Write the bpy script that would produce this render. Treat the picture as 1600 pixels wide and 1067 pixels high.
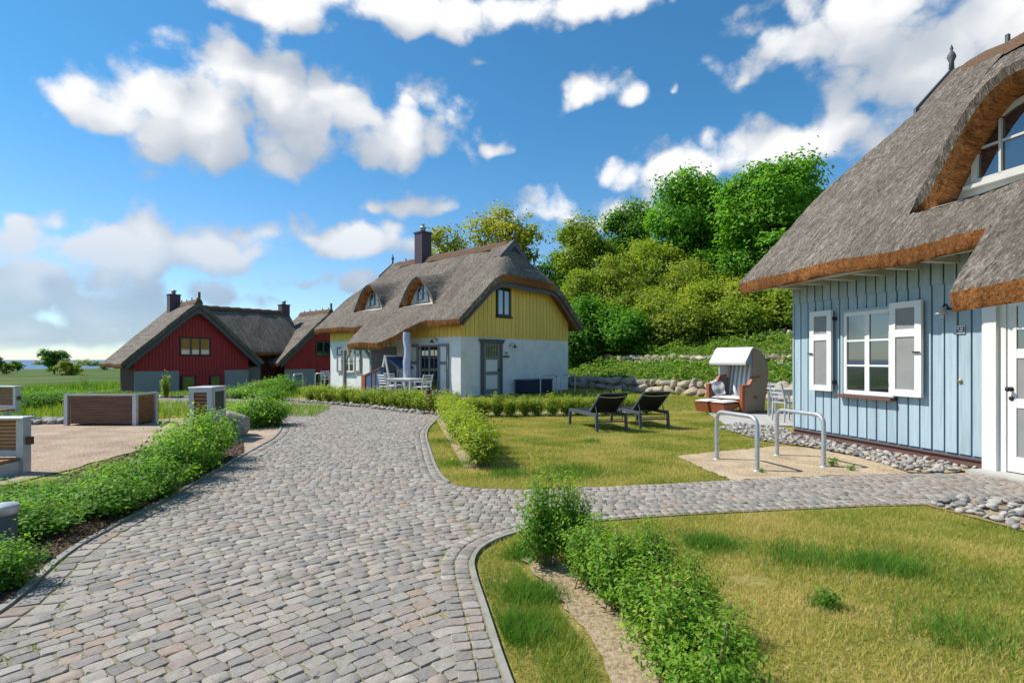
import bpy, math, random
import numpy as np
from mathutils import Matrix, Vector
R = math.radians
rng = np.random.default_rng(7)
random.seed(7)
scn = bpy.context.scene
COL = scn.collection
for o in list(bpy.data.objects): bpy.data.objects.remove(o)

# ------------------------------------------------------------------ camera
CAMH, F, HOR = 1.5, 850.0, 562.0
cam_d = bpy.data.cameras.new('camera'); cam = bpy.data.objects.new('camera', cam_d); COL.objects.link(cam)
cam.location = (0, 0, CAMH); cam.rotation_euler = (R(90), 0, 0)
cam_d.sensor_width = 36; cam_d.lens = 36 * F / 1600; cam_d.shift_y = (HOR - 533.5) / 1600
cam_d.clip_start = 0.05; cam_d.clip_end = 60000
scn.camera = cam
# ------------------------------------------------------------------ view / light
scn.view_settings.view_transform = 'Standard'; scn.view_settings.look = 'None'
scn.view_settings.gamma = 1; scn.view_settings.use_curve_mapping = False
scn.view_settings.exposure = 0.80
scn.cycles.max_bounces = 5; scn.cycles.diffuse_bounces = 2; scn.cycles.glossy_bounces = 2; scn.cycles.transmission_bounces = 3; scn.cycles.transparent_max_bounces = 4
SUN_EL = 50.0
SUN_DIR = Vector((-0.985, 0.17, 0)).normalized()          # towards the sun, horizontally
sd = bpy.data.lights.new('sun', 'SUN'); sd.energy = 3.5; sd.angle = R(0.5); sd.color = (1, 0.94, 0.84)
sun = bpy.data.objects.new('sun', sd); COL.objects.link(sun)
v = -(SUN_DIR * math.cos(R(SUN_EL)) + Vector((0, 0, math.sin(R(SUN_EL)))))
sun.rotation_euler = v.to_track_quat('-Z', 'Y').to_euler(); sun.location = (-20, 5, 30)

# ------------------------------------------------------------------ node helpers
class NT:
    def __init__(s, tree): s.t = tree; s.n = tree.nodes; s.l = tree.links
    def node(s, typ, **kw):
        n = s.n.new(typ)
        for k, val in kw.items():
            if k.startswith('i_'):
                n.inputs[k[2:].replace('_', ' ')].default_value = val
            else: setattr(n, k, val)
        return n
    def link(s, a, b): s.l.new(a, b)
    def math(s, op, a, b=None, c=None, clamp=False):
        n = s.n.new('ShaderNodeMath'); n.operation = op; n.use_clamp = clamp
        for i, x in enumerate((a, b, c)):
            if x is None: continue
            if isinstance(x, (int, float)): n.inputs[i].default_value = x
            else: s.link(x, n.inputs[i])
        return n.outputs[0]
    def vmath(s, op, a, b=None, c=None):
        n = s.n.new('ShaderNodeVectorMath'); n.operation = op
        for i, x in enumerate((a, b, c)):
            if x is None: continue
            if isinstance(x, (tuple, list)): n.inputs[i].default_value = x
            else: s.link(x, n.inputs[i])
        return n.outputs['Value'] if op in ('LENGTH', 'DOT_PRODUCT', 'DISTANCE') else n.outputs[0]
    def mix(s, fac, a, b, blend='MIX'):
        n = s.n.new('ShaderNodeMix'); n.data_type = 'RGBA'; n.blend_type = blend
        for sock, x in ((n.inputs[0], fac), (n.inputs[6], a), (n.inputs[7], b)):
            if isinstance(x, (int, float)): sock.default_value = x
            elif isinstance(x, (tuple, list)): sock.default_value = (*x[:3], 1)
            else: s.link(x, sock)
        return n.outputs[2]
    def ramp(s, fac, stops, interp='LINEAR'):
        n = s.n.new('ShaderNodeValToRGB'); n.color_ramp.interpolation = interp
        e = n.color_ramp.elements
        while len(e) < len(stops): e.new(0.5)
        for i, (p, c) in enumerate(stops):
            e[i].position = p; e[i].color = (*c[:3], 1) if isinstance(c, (tuple, list)) else (c, c, c, 1)
        s.link(fac, n.inputs[0]); return n.outputs[0]
    def noise(s, vec, scale, detail=4, rough=0.55, dist=0.0, dim='3D'):
        n = s.n.new('ShaderNodeTexNoise'); n.noise_dimensions = dim; n.inputs['Scale'].default_value = scale
        n.inputs['Detail'].default_value = detail; n.inputs['Roughness'].default_value = rough
        n.inputs['Distortion'].default_value = dist
        if vec is not None: s.link(vec, n.inputs['Vector'])
        return n.outputs[0]
    def maprange(s, x, a, b, c=0.0, d=1.0, smooth=True):
        n = s.n.new('ShaderNodeMapRange'); n.interpolation_type = 'SMOOTHSTEP' if smooth else 'LINEAR'
        s.link(x, n.inputs[0])
        for i, val in enumerate((a, b, c, d)): n.inputs[i + 1].default_value = val
        return n.outputs[0]

# ------------------------------------------------------------------ world: clear sky with cumulus
w = bpy.data.worlds.new('World'); scn.world = w; w.use_nodes = True
w.cycles.sampling_method = 'MANUAL'; w.cycles.sample_map_resolution = 256
wt = NT(w.node_tree); w.node_tree.nodes.clear()
sky = wt.node('ShaderNodeTexSky', sky_type='NISHITA', sun_disc=False)
sky.sun_elevation = R(SUN_EL); sky.sun_rotation = math.atan2(SUN_DIR.x, SUN_DIR.y) % (2 * math.pi)
sky.air_density = 1.0; sky.dust_density = 0.1; sky.ozone_density = 1.6; sky.altitude = 0
tc = wt.node('ShaderNodeTexCoord')
# cloud field: direction -> (azimuth, slope) plane, sum of cumulus bodies + fractal edge
CL = []
def cl(px, py, rx, ry): CL.append((math.atan((px - 800) / F), (HOR - py) / F * math.cos(math.atan((px - 800) / F)), rx / F, ry / F))
for a in ((330, 205, 165, 95), (400, 130, 120, 70), (480, 190, 170, 85), (600, 210, 120, 75), (265, 160, 90, 60), (640, 165, 60, 50), (125, 175, 42, 48),
          (650, 15, 260, 42), (420, 8, 110, 45), (930, 5, 170, 36), (915, 140, 80, 45), (985, 150, 40, 28), (1165, 130, 48, 42), (750, 95, 24, 16), (1057, 140, 20, 20),
          (1330, 60, 120, 90), (1420, 130, 130, 90), (1540, 60, 160, 110), (1230, 230, 150, 45), (1090, 265, 150, 40), (1330, 200, 90, 40),
          (645, 318, 78, 28), (778, 233, 28, 16), (860, 330, 85, 40), (960, 345, 90, 38),
          (270, 385, 150, 48), (150, 390, 120, 42), (370, 400, 80, 34), (85, 345, 40, 30), (20, 345, 34, 24), (560, 385, 130, 38), (480, 375, 60, 30),
          (60, 465, 150, 58), (190, 490, 120, 48), (345, 470, 75, 32), (20, 525, 190, 40), (560, 450, 90, 24), (250, 530, 170, 26), (480, 440, 80, 22)): cl(*a)
# the same kind of cumulus goes on all round, outside the picture
r2 = random.Random(3)
for i in range(15):
    az = r2.uniform(0.95, 2 * math.pi - 0.95); el = r2.uniform(0.08, 1.1)
    rr = r2.uniform(0.16, 0.34) * (0.6 + 0.5 * el)
    CL.append((az if az < math.pi else az - 2 * math.pi, el, rr, rr * r2.uniform(0.35, 0.6)))
grp = bpy.data.node_groups.new('cloud_field', 'ShaderNodeTree')
grp.interface.new_socket('P', in_out='INPUT', socket_type='NodeSocketVector')
grp.interface.new_socket('D', in_out='OUTPUT', socket_type='NodeSocketFloat')
grp.interface.new_socket('Smooth', in_out='OUTPUT', socket_type='NodeSocketFloat')
g = NT(grp); gi = g.node('NodeGroupInput'); go = g.node('NodeGroupOutput')
P = gi.outputs[0]
wn = g.n.new('ShaderNodeTexNoise'); wn.noise_dimensions = '2D'; wn.inputs['Scale'].default_value = 7; wn.inputs['Detail'].default_value = 3; g.link(P, wn.inputs['Vector'])
warp = g.vmath('MULTIPLY_ADD', g.vmath('SUBTRACT', wn.outputs['Color'], (0.5, 0.5, 0.5)), (0.07, 0.06, 0.0), P)
acc = None
for (a, e, rx, ry) in CL:
    q = g.vmath('MULTIPLY_ADD', warp, (1 / rx, 1 / ry, 0), (-a / rx, -e / ry, 0))
    q = g.vmath('MAXIMUM', q, g.vmath('MULTIPLY', q, (-1, -1.4, 0)))
    ln = g.math('ADD', g.vmath('LENGTH', q), max(0.0, 0.42 - 4.2 * math.sqrt(rx * ry)))
    acc = ln if acc is None else g.math('SMOOTH_MIN', acc, ln, 0.25)
body = g.math('SUBTRACT', 1.08, acc)
body = g.math('MAXIMUM', body, -1.2)
fb = g.noise(P, 16, 6, 0.66, dim='2D')
def puff(sc, pv):
    n = g.n.new('ShaderNodeTexVoronoi'); n.voronoi_dimensions = '2D'; n.feature = 'F1'; n.inputs['Scale'].default_value = sc; g.link(pv, n.inputs['Vector']); return n.outputs['Distance']
v1 = puff(13, warp); v2 = puff(31, warp)
sm = g.math('ADD', body, g.math('MULTIPLY', g.math('SUBTRACT', 0.42, v1), 0.95))
sm = g.math('ADD', sm, g.math('MULTIPLY', g.math('SUBTRACT', g.noise(P, 6, 2, 0.5, dim='2D'), 0.5), 1.0))
d = g.math('ADD', sm, g.math('MULTIPLY', g.math('SUBTRACT', 0.4, v2), 0.38))
d = g.math('ADD', d, g.math('MULTIPLY', g.math('SUBTRACT', fb, 0.5), 0.95))
g.link(d, go.inputs[0]); g.link(sm, go.inputs[1])
sep = wt.node('ShaderNodeSeparateXYZ'); wt.link(tc.outputs['Generated'], sep.inputs[0])
az = wt.math('ARCTAN2', sep.outputs[0], sep.outputs[1])
hl = wt.math('SQRT', wt.math('ADD', wt.math('MULTIPLY', sep.outputs[0], sep.outputs[0]), wt.math('MULTIPLY', sep.outputs[1], sep.outputs[1])))
el = wt.math('DIVIDE', sep.outputs[2], wt.math('MAXIMUM', hl, 0.02))
cmb = wt.node('ShaderNodeCombineXYZ'); wt.link(az, cmb.inputs[0]); wt.link(el, cmb.inputs[1])
def field(off):
    n = wt.n.new('ShaderNodeGroup'); n.node_tree = grp
    wt.link(wt.vmath('ADD', cmb.outputs[0], off), n.inputs[0]); return n.outputs
d0_, d1_ = field((0, 0, 0)), field((-0.035, 0.085, 0))
d0 = d0_[0]; e0 = wt.math('ADD', wt.math('MULTIPLY', d0_[0], 0.35), wt.math('MULTIPLY', d0_[1], 0.65)); d1 = wt.math('ADD', wt.math('MULTIPLY', d1_[0], 0.35), wt.math('MULTIPLY', d1_[1], 0.65))
mask = wt.maprange(d0, -0.05, 0.62)
mask = wt.math('MULTIPLY', mask, wt.maprange(el, -0.005, 0.03))
mask = wt.math('MULTIPLY', mask, wt.maprange(el, 0.0, 0.25, 0.8, 1.0))
lit = wt.math('ADD', 0.44, wt.math('MULTIPLY', wt.math('SUBTRACT', e0, d1), 0.48), clamp=True)
low = wt.maprange(el, 0.02, 0.34, 0.0, 1.0)
ccol = wt.ramp(lit, [(0.0, (2.5, 2.95, 3.6)), (0.3, (3.2, 3.6, 4.1)), (0.6, (4.2, 4.4, 4.75)), (0.85, (5.7, 5.8, 5.9)), (1.0, (6.5, 6.5, 6.5))])
ccol = wt.mix(low, wt.mix(0.72, ccol, (2.0, 2.8, 3.8)), ccol)
tint = wt.mix(wt.maprange(el, 0.0, 0.45), (0.68, 0.82, 0.97), (0.35, 0.78, 0.96))
skyc = wt.mix(1.0, sky.outputs[0], tint, 'MULTIPLY')
mixc = wt.mix(wt.math('MULTIPLY', mask, 0.96), skyc, ccol)
bg = wt.node('ShaderNodeBackground'); bg.inputs['Strength'].default_value = 0.092
wt.link(mixc, bg.inputs['Color'])
wo = wt.node('ShaderNodeOutputWorld'); wt.link(bg.outputs[0], wo.inputs['Surface'])

# ------------------------------------------------------------------ materials
MATS = {}
def newmat(name):
    m = bpy.data.materials.new(name); m.use_nodes = True
    t = NT(m.node_tree); b = m.node_tree.nodes['Principled BSDF']; MATS[name] = m
    return m, t, b
def bump(t, b, h, strength=0.5, dist=0.01):
    n = t.node('ShaderNodeBump'); n.inputs['Strength'].default_value = strength; n.inputs['Distance'].default_value = dist
    t.link(h, n.inputs['Height']); t.link(n.outputs[0], b.inputs['Normal'])
def simple(name, col, rough=0.6, var=0.15, scale=6, bmp=0.15, metal=0.0, stretch=(1, 1, 1), spec=0.4, fine=40, objr=0.0):
    m, t, b = newmat(name)
    tcn = t.node('ShaderNodeTexCoord')
    v = t.vmath('MULTIPLY', tcn.outputs['Object'], stretch)
    n1 = t.noise(v, scale, 5); n2 = t.noise(v, fine, 3)
    f = t.math('ADD', t.math('MULTIPLY', n1, 0.7), t.math('MULTIPLY', n2, 0.3))
    lo = tuple(max(0, c * (1 - var * 2)) for c in col); hi = tuple(min(1, c * (1 + var * 1.6)) for c in col)
    cc = t.ramp(f, [(0.3, lo), (0.5, col), (0.72, hi)])
    if objr:
        oi = t.node('ShaderNodeObjectInfo'); cc = t.mix(1.0, cc, t.ramp(oi.outputs['Random'], [(0, (1 - objr,) * 3), (1, (1 + objr * .7,) * 3)]), 'MULTIPLY')
    t.link(cc, b.inputs['Base Color'])
    b.inputs['Roughness'].default_value = rough; b.inputs['Metallic'].default_value = metal
    b.inputs['Specular IOR Level'].default_value = spec
    if bmp: bump(t, b, f, bmp, 0.01)
    return m
simple('white_paint', (0.72, 0.72, 0.70), 0.45, 0.04, 3, 0.05)
simple('white_render', (0.74, 0.74, 0.735), 0.85, 0.08, 1.6, 0.3, fine=60)
simple('grey_panel', (0.30, 0.31, 0.32), 0.6, 0.03, 3, 0.05)
simple('grey_wood', (0.10, 0.105, 0.115), 0.65, 0.12, 5, 0.2, stretch=(6, 6, 1))
simple('grey_trim', (0.22, 0.22, 0.22), 0.6, 0.08, 5, 0.15)
simple('dark_metal', (0.035, 0.037, 0.042), 0.4, 0.1, 8, 0.05)
simple('black_iron', (0.015, 0.015, 0.017), 0.5, 0.1, 8, 0.05)
simple('galvanised', (0.46, 0.48, 0.50), 0.42, 0.13, 25, 0.08, metal=0.55)
simple('alu_frame', (0.50, 0.52, 0.55), 0.4, 0.08, 9, 0.05, metal=0.3)
simple('anthracite', (0.075, 0.085, 0.105), 0.45, 0.1, 8, 0.05)
simple('mesh_fabric', (0.012, 0.012, 0.014), 0.7, 0.2, 60, 0.2)
simple('blue_board', (0.345, 0.45, 0.51), 0.6, 0.11, 3, 0.2, stretch=(9, 9, 0.5), objr=.10)
simple('blue_back', (0.10, 0.17, 0.24), 0.7, 0.1, 3, 0.1)
simple('yellow_board', (0.83, 0.56, 0.12), 0.6, 0.09, 3, 0.2, stretch=(9, 9, 0.5), objr=.07)
simple('yellow_back', (0.30, 0.20, 0.03), 0.7, 0.1, 3, 0.1)
simple('red_board', (0.42, 0.03, 0.034), 0.6, 0.12, 3, 0.12, stretch=(5, 5, 0.6))
simple('red_back', (0.07, 0.008, 0.01), 0.7, 0.1, 3, 0.1)
simple('brown_plinth', (0.13, 0.065, 0.055), 0.6, 0.1, 6, 0.15, stretch=(0.5, 1, 6))
simple('chimney_metal', (0.075, 0.045, 0.06), 0.5, 0.08, 4, 0.08)
simple('heather', (0.13, 0.075, 0.045), 0.95, 0.35, 30, 0.8)
simple('teak', (0.30, 0.085, 0.035), 0.5, 0.2, 5, 0.2, stretch=(8, 8, 1))
simple('slat_brown', (0.21, 0.10, 0.065), 0.6, 0.28, 4, 0.25, stretch=(0.6, 6, 8))
simple('slat_warm', (0.30, 0.135, 0.05), 0.6, 0.28, 4, 0.25, stretch=(0.6, 6, 8))
simple('rust_brown', (0.12, 0.055, 0.035), 0.7, 0.2, 8, 0.2)
simple('lavender_trunk', (0.38, 0.42, 0.54), 0.75, 0.15, 5, 0.5, stretch=(4, 4, 0.7))
simple('blue_cloth', (0.05, 0.10, 0.20), 0.85, 0.1, 10, 0.2)
simple('navy_box', (0.02, 0.03, 0.06), 0.55, 0.1, 10, 0.05)
simple('cream_frame', (0.50, 0.49, 0.45), 0.6, 0.05, 5, 0.08)
simple('lead_sill', (0.52, 0.52, 0.50), 0.6, 0.08, 5, 0.1)
simple('slate_grey', (0.25, 0.25, 0.25), 0.6, 0.06, 4, 0.05)
simple('patio_slab', (0.42, 0.41, 0.38), 0.85, 0.1, 4, 0.15)
simple('kerb_stone', (0.27, 0.255, 0.225), 0.9, 0.14, 8, 0.3)
simple('bark', (0.10, 0.075, 0.055), 0.9, 0.3, 12, 0.6, stretch=(4, 4, 0.8))
simple('twig', (0.20, 0.14, 0.085), 0.85, 0.25, 20, 0.3)
simple('white_fabric', (0.62, 0.61, 0.59), 0.8, 0.05, 18, 0.25)
simple('plate_white', (0.75, 0.75, 0.74), 0.35, 0.02, 4, 0)
simple('ink', (0.02, 0.02, 0.03), 0.5, 0.02, 4, 0)
simple('brass', (0.45, 0.33, 0.12), 0.35, 0.1, 10, 0, metal=0.8)
simple('boulder', (0.34, 0.305, 0.26), 0.9, 0.28, 5, 0.6, fine=45)
# striped cloth
m, t, b = newmat('striped_fabric'); tcn = t.node('ShaderNodeTexCoord'); sp = t.node('ShaderNodeSeparateXYZ'); t.link(tcn.outputs['Object'], sp.inputs[0])
s_ = t.math('GREATER_THAN', t.math('FRACT', t.math('MULTIPLY', sp.outputs[0], 6.6)), 0.5)
t.link(t.mix(s_, (0.70, 0.70, 0.70), (0.27, 0.30, 0.35)), b.inputs['Base Color']); b.inputs['Roughness'].default_value = 0.85
bump(t, b, t.noise(tcn.outputs['Object'], 9, 3), 0.5, 0.03)
# wicker
m, t, b = newmat('wicker'); tcn = t.node('ShaderNodeTexCoord')
br = t.node('ShaderNodeTexBrick'); br.inputs['Scale'].default_value = 22; br.inputs['Mortar Size'].default_value = 0.03
mp = t.vmath('MULTIPLY', tcn.outputs['Object'], (1, 1, 1))
sp = t.node('ShaderNodeSeparateXYZ'); t.link(mp, sp.inputs[0]); cm = t.node('ShaderNodeCombineXYZ')
t.link(t.math('ADD', sp.outputs[0], sp.outputs[1]), cm.inputs[0]); t.link(sp.outputs[2], cm.inputs[1]); t.link(cm.outputs[0], br.inputs['Vector'])
br.inputs['Color1'].default_value = (0.33, 0.25, 0.185, 1); br.inputs['Color2'].default_value = (0.42, 0.33, 0.25, 1); br.inputs['Mortar'].default_value = (0.09, 0.06, 0.045, 1)
t.link(br.outputs['Color'], b.inputs['Base Color']); b.inputs['Roughness'].default_value = 0.6; bump(t, b, br.outputs['Fac'], -0.6, 0.01)
# glass
m, t, b = newmat('window_glass'); b.inputs['Base Color'].default_value = (0.012, 0.016, 0.022, 1); b.inputs['Roughness'].default_value = 0.03
b.inputs['Specular IOR Level'].default_value = 1.0; b.inputs['IOR'].default_value = 1.9
m, t, b = newmat('lamp_glass'); b.inputs['Base Color'].default_value = (0.6, 0.65, 0.7, 1); b.inputs['Roughness'].default_value = 0.08; b.inputs['Alpha'].default_value = 0.45
# thatch top / cut
def thatch(name, c0, c1, c2, sc, bs):
    m, t, b = newmat(name); tcn = t.node('ShaderNodeTexCoord')
    v = t.vmath('MULTIPLY', tcn.outputs['Object'], sc)
    n1 = t.noise(v, 1.0, 4, 0.65, 0.6); n2 = t.noise(tcn.outputs['Object'], 1.1, 4, 0.6)
    n3 = t.noise(v, 0.33, 3, 0.6, 0.4)
    f = t.math('ADD', t.math('MULTIPLY', n1, 0.6), t.math('MULTIPLY', n3, 0.4))
    c = t.ramp(f, [(0.34, c0), (0.5, c1), (0.64, c2)])
    n4 = t.noise(t.vmath('MULTIPLY', tcn.outputs['Object'], (7, .5, .5)), 1.0, 3, .6); c = t.mix(1.0, c, t.ramp(n4, [(0.32, (.72, .71, .69)), (0.5, (1, 1, 1)), (0.68, (1.22, 1.2, 1.16))]), 'MULTIPLY')
    c = t.mix(t.math('MULTIPLY', t.maprange(n2, 0.42, 0.7), 0.45), c, tuple(x * 0.6 for x in c1))
    t.link(c, b.inputs['Base Color']); b.inputs['Roughness'].default_value = 0.95; b.inputs['Specular IOR Level'].default_value = 0.1
    bump(t, b, f, 1.0, bs)
thatch('thatch', (0.028, 0.023, 0.019), (0.175, 0.150, 0.125), (0.42, 0.375, 0.325), (78, 18, 18), 0.05)
thatch('thatch_cut', (0.05, 0.02, 0.009), (0.26, 0.105, 0.036), (0.46, 0.215, 0.08), (70, 60, 60), 0.03)
thatch('thatch_hood', (0.05, 0.02, 0.009), (0.27, 0.108, 0.036), (0.47, 0.22, 0.08), (60, 9, 30), 0.03)
# stones with per-stone colour: face attribute 'rnd' + object random
def stone(name, stops, bs=0.35, fine=55, rough=0.85, warm=(0.88, 0.84, 0.775)):
    m, t, b = newmat(name); tcn = t.node('ShaderNodeTexCoord'); oi = t.node('ShaderNodeObjectInfo')
    at = t.node('ShaderNodeAttribute'); at.attribute_name = 'rnd'
    r_ = t.math('FRACT', t.math('ADD', at.outputs['Fac'], oi.outputs['Random']))
    c = t.ramp(r_, stops); geo = t.node('ShaderNodeNewGeometry')
    n1 = t.noise(geo.outputs['Position'], fine, 4, 0.7); n2 = t.noise(geo.outputs['Position'], fine * 4, 2, 0.6)
    n = t.math('ADD', t.math('MULTIPLY', n1, 0.5), t.math('MULTIPLY', n2, 0.5))
    c = t.mix(1.0, c, t.ramp(n, [(0.3, (0.58, 0.58, 0.58)), (0.5, (1, 1, 1)), (0.7, (1.25, 1.24, 1.22))]), 'MULTIPLY')
    c = t.mix(1.0, c, warm, 'MULTIPLY'); t.link(c, b.inputs['Base Color']); b.inputs['Roughness'].default_value = rough; b.inputs['Specular IOR Level'].default_value = 0.3
    bump(t, b, n, bs, 0.012)
stone('cobble', [(0.0, (0.24, 0.235, 0.23)), (0.18, (0.30, 0.285, 0.27)), (0.36, (0.38, 0.365, 0.345)), (0.5, (0.26, 0.26, 0.265)), (0.62, (0.35, 0.31, 0.29)), (0.72, (0.42, 0.40, 0.38)), (0.84, (0.31, 0.265, 0.25)), (0.92, (0.36, 0.35, 0.335)), (0.98, (0.37, 0.29, 0.24)), (1.0, (0.20, 0.205, 0.21))])
stone('pebble', [(0.0, (0.24, 0.24, 0.25)), (0.3, (0.40, 0.40, 0.40)), (0.6, (0.50, 0.49, 0.47)), (0.8, (0.31, 0.31, 0.33)), (1.0, (0.17, 0.18, 0.20))], 0.3, 30)
stone('field_stone', [(0.0, (0.36, 0.32, 0.25)), (0.25, (0.47, 0.42, 0.34)), (0.5, (0.40, 0.31, 0.26)), (0.75, (0.52, 0.48, 0.42)), (1.0, (0.30, 0.28, 0.26))], 0.5, 9)
# loose surfaces
def loose(name, stops, sc, bs, big=0.6):
    m, t, b = newmat(name); geo = t.node('ShaderNodeNewGeometry'); p = geo.outputs['Position']
    n1 = t.noise(p, sc, 5, 0.7); n2 = t.noise(p, big, 4, 0.6)
    f = t.math('ADD', t.math('MULTIPLY', n1, 0.72), t.math('MULTIPLY', n2, 0.28))
    t.link(t.ramp(f, stops), b.inputs['Base Color']); b.inputs['Roughness'].default_value = 0.95; b.inputs['Specular IOR Level'].default_value = 0.15
    bump(t, b, n1, bs, 0.02)
loose('gravel', [(0.38, (0.13, 0.095, 0.065)), (0.5, (0.40, 0.30, 0.215)), (0.62, (0.60, 0.48, 0.37))], 34, 0.9, 1.3)
loose('sand', [(0.38, (0.20, 0.145, 0.09)), (0.5, (0.50, 0.385, 0.25)), (0.62, (0.64, 0.52, 0.38))], 42, 0.9, 2.0)
loose('mulch', [(0.36, (0.025, 0.015, 0.012)), (0.5, (0.10, 0.062, 0.045)), (0.64, (0.24, 0.17, 0.13))], 38, 1.0)
loose('joint', [(0.36, (0.13, 0.115, 0.07)), (0.5, (0.26, 0.235, 0.15)), (0.66, (0.30, 0.29, 0.14))], 30, 0.6, 2.5)
loose('bare_soil', [(0.36, (0.16, 0.11, 0.07)), (0.5, (0.38, 0.29, 0.19)), (0.66, (0.50, 0.41, 0.29))], 30, 0.8)
# ground: mown lawn near, wild slope, meadow far (colour follows the planting, not the light)
m, t, b = newmat('ground'); geo = t.node('ShaderNodeNewGeometry'); p = geo.outputs['Position']
n1 = t.noise(p, 30, 5, 0.7); n2 = t.noise(p, 0.9, 5, 0.65); n3 = t.noise(p, 0.045, 6, 0.6)
lawn = t.ramp(t.math('ADD', t.math('MULTIPLY', n1, 0.45), t.math('MULTIPLY', n2, 0.55)), [(0.36, (0.11, 0.13, 0.022)), (0.5, (0.26, 0.235, 0.06)), (0.62, (0.45, 0.35, 0.14))])
mead = t.ramp(t.math('ADD', t.math('MULTIPLY', n3, 0.7), t.math('MULTIPLY', n2, 0.3)), [(0.38, (0.045, 0.085, 0.018)), (0.5, (0.075, 0.125, 0.028)), (0.62, (0.14, 0.145, 0.055))])
at = t.node('ShaderNodeAttribute'); at.attribute_name = 'meadow'
t.link(t.mix(at.outputs['Fac'], lawn, mead), b.inputs['Base Color']); b.inputs['Roughness'].default_value = 0.95; b.inputs['Specular IOR Level'].default_value = 0.1
bump(t, b, t.math('ADD', n1, n3), 0.7, 0.05)
m, t, b = newmat('sea_water'); geo = t.node('ShaderNodeNewGeometry')
n1 = t.noise(t.vmath('MULTIPLY', geo.outputs['Position'], (0.004, 0.02, 0)), 1, 5)
t.link(t.ramp(n1, [(0.35, (0.02, 0.07, 0.16)), (0.65, (0.04, 0.11, 0.22))]), b.inputs['Base Color']); b.inputs['Roughness'].default_value = 0.35
# leaves / grass
def leafmat(name, stops, trans=0.52, rough=0.5):
    m, t, b = newmat(name); at = t.node('ShaderNodeAttribute'); at.attribute_name = 'rnd'; oi = t.node('ShaderNodeObjectInfo')
    r_ = t.math('ADD', at.outputs['Fac'], t.math('MULTIPLY', t.math('SUBTRACT', oi.outputs['Random'], 0.5), 0.22), clamp=True)
    c = t.ramp(r_, stops); t.link(c, b.inputs['Base Color']); b.inputs['Roughness'].default_value = rough; b.inputs['Specular IOR Level'].default_value = 0.3
    tr = t.node('ShaderNodeBsdfTranslucent'); t.link(t.mix(1.0, c, (1.5, 1.45, 0.7), 'MULTIPLY'), tr.inputs['Color'])
    mx = t.node('ShaderNodeMixShader'); mx.inputs[0].default_value = trans
    t.link(b.outputs[0], mx.inputs[1]); t.link(tr.outputs[0], mx.inputs[2])
    t.link(mx.outputs[0], m.node_tree.nodes['Material Output'].inputs['Surface'])
leafmat('leaf_rose', [(0, (0.055, 0.16, 0.016)), (0.5, (0.12, 0.29, 0.026)), (0.88, (0.22, 0.41, 0.05)), (1, (0.34, 0.44, 0.07))])
leafmat('leaf_privet', [(0, (0.06, 0.16, 0.016)), (0.5, (0.14, 0.30, 0.028)), (0.88, (0.26, 0.43, 0.05)), (1, (0.40, 0.45, 0.09))])
leafmat('leaf_lime', [(0, (0.11, 0.19, 0.018)), (0.5, (0.23, 0.33, 0.03)), (1, (0.38, 0.44, 0.06))])
leafmat('leaf_maple', [(0, (0.055, 0.17, 0.018)), (0.5, (0.12, 0.31, 0.028)), (1, (0.24, 0.45, 0.05))])
leafmat('leaf_dark', [(0, (0.045, 0.13, 0.018)), (0.5, (0.10, 0.24, 0.026)), (1, (0.20, 0.37, 0.05))])
leafmat('leaf_olive', [(0, (0.12, 0.19, 0.026)), (0.5, (0.24, 0.32, 0.04)), (0.85, (0.34, 0.40, 0.06)), (1, (0.40, 0.32, 0.09))])
leafmat('leaf_spring', [(0, (0.14, 0.18, 0.018)), (0.5, (0.30, 0.34, 0.03)), (1, (0.48, 0.46, 0.06))], 0.45)
leafmat('grass_blade', [(0, (0.06, 0.15, 0.015)), (0.3, (0.18, 0.28, 0.032)), (0.52, (0.36, 0.37, 0.065)), (0.75, (0.52, 0.45, 0.14)), (1, (0.62, 0.50, 0.24))], 0.35, 0.7)
leafmat('grass_lush', [(0, (0.06, 0.17, 0.02)), (0.6, (0.15, 0.31, 0.03)), (1, (0.36, 0.36, 0.08))], 0.3, 0.7)
leafmat('weed', [(0, (0.07, 0.17, 0.018)), (0.5, (0.15, 0.29, 0.028)), (0.85, (0.27, 0.38, 0.045)), (1, (0.42, 0.36, 0.11))], 0.4, 0.7)
# ------------------------------------------------------------------ object helpers
def tag(o, label=None, cat=None, group=None, kind=None):
    if label: o['label'] = label
    if cat: o['category'] = cat
    if group: o['group'] = group
    if kind: o['kind'] = kind
    return o
def empty(name, loc=(0, 0, 0), rz=0.0, label=None, cat=None, group=None):
    o = bpy.data.objects.new(name, None); COL.objects.link(o); o.location = loc; o.rotation_euler = (0, 0, rz)
    o.empty_display_size = 0.2
    return tag(o, label, cat, group)
def link(name, me, parent=None, loc=None, rz=None, scale=None):
    o = bpy.data.objects.new(name, me); COL.objects.link(o)
    if parent is not None: o.parent = parent
    if loc is not None: o.location = loc
    if rz is not None: o.rotation_euler = (0, 0, rz)
    if scale is not None: o.scale = scale
    return o
def copy_tree(o, parent=None):
    c = o.copy(); COL.objects.link(c)
    if parent is not None: c.parent = parent
    for ch in list(o.children): copy_tree(ch, c)
    return c
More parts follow.
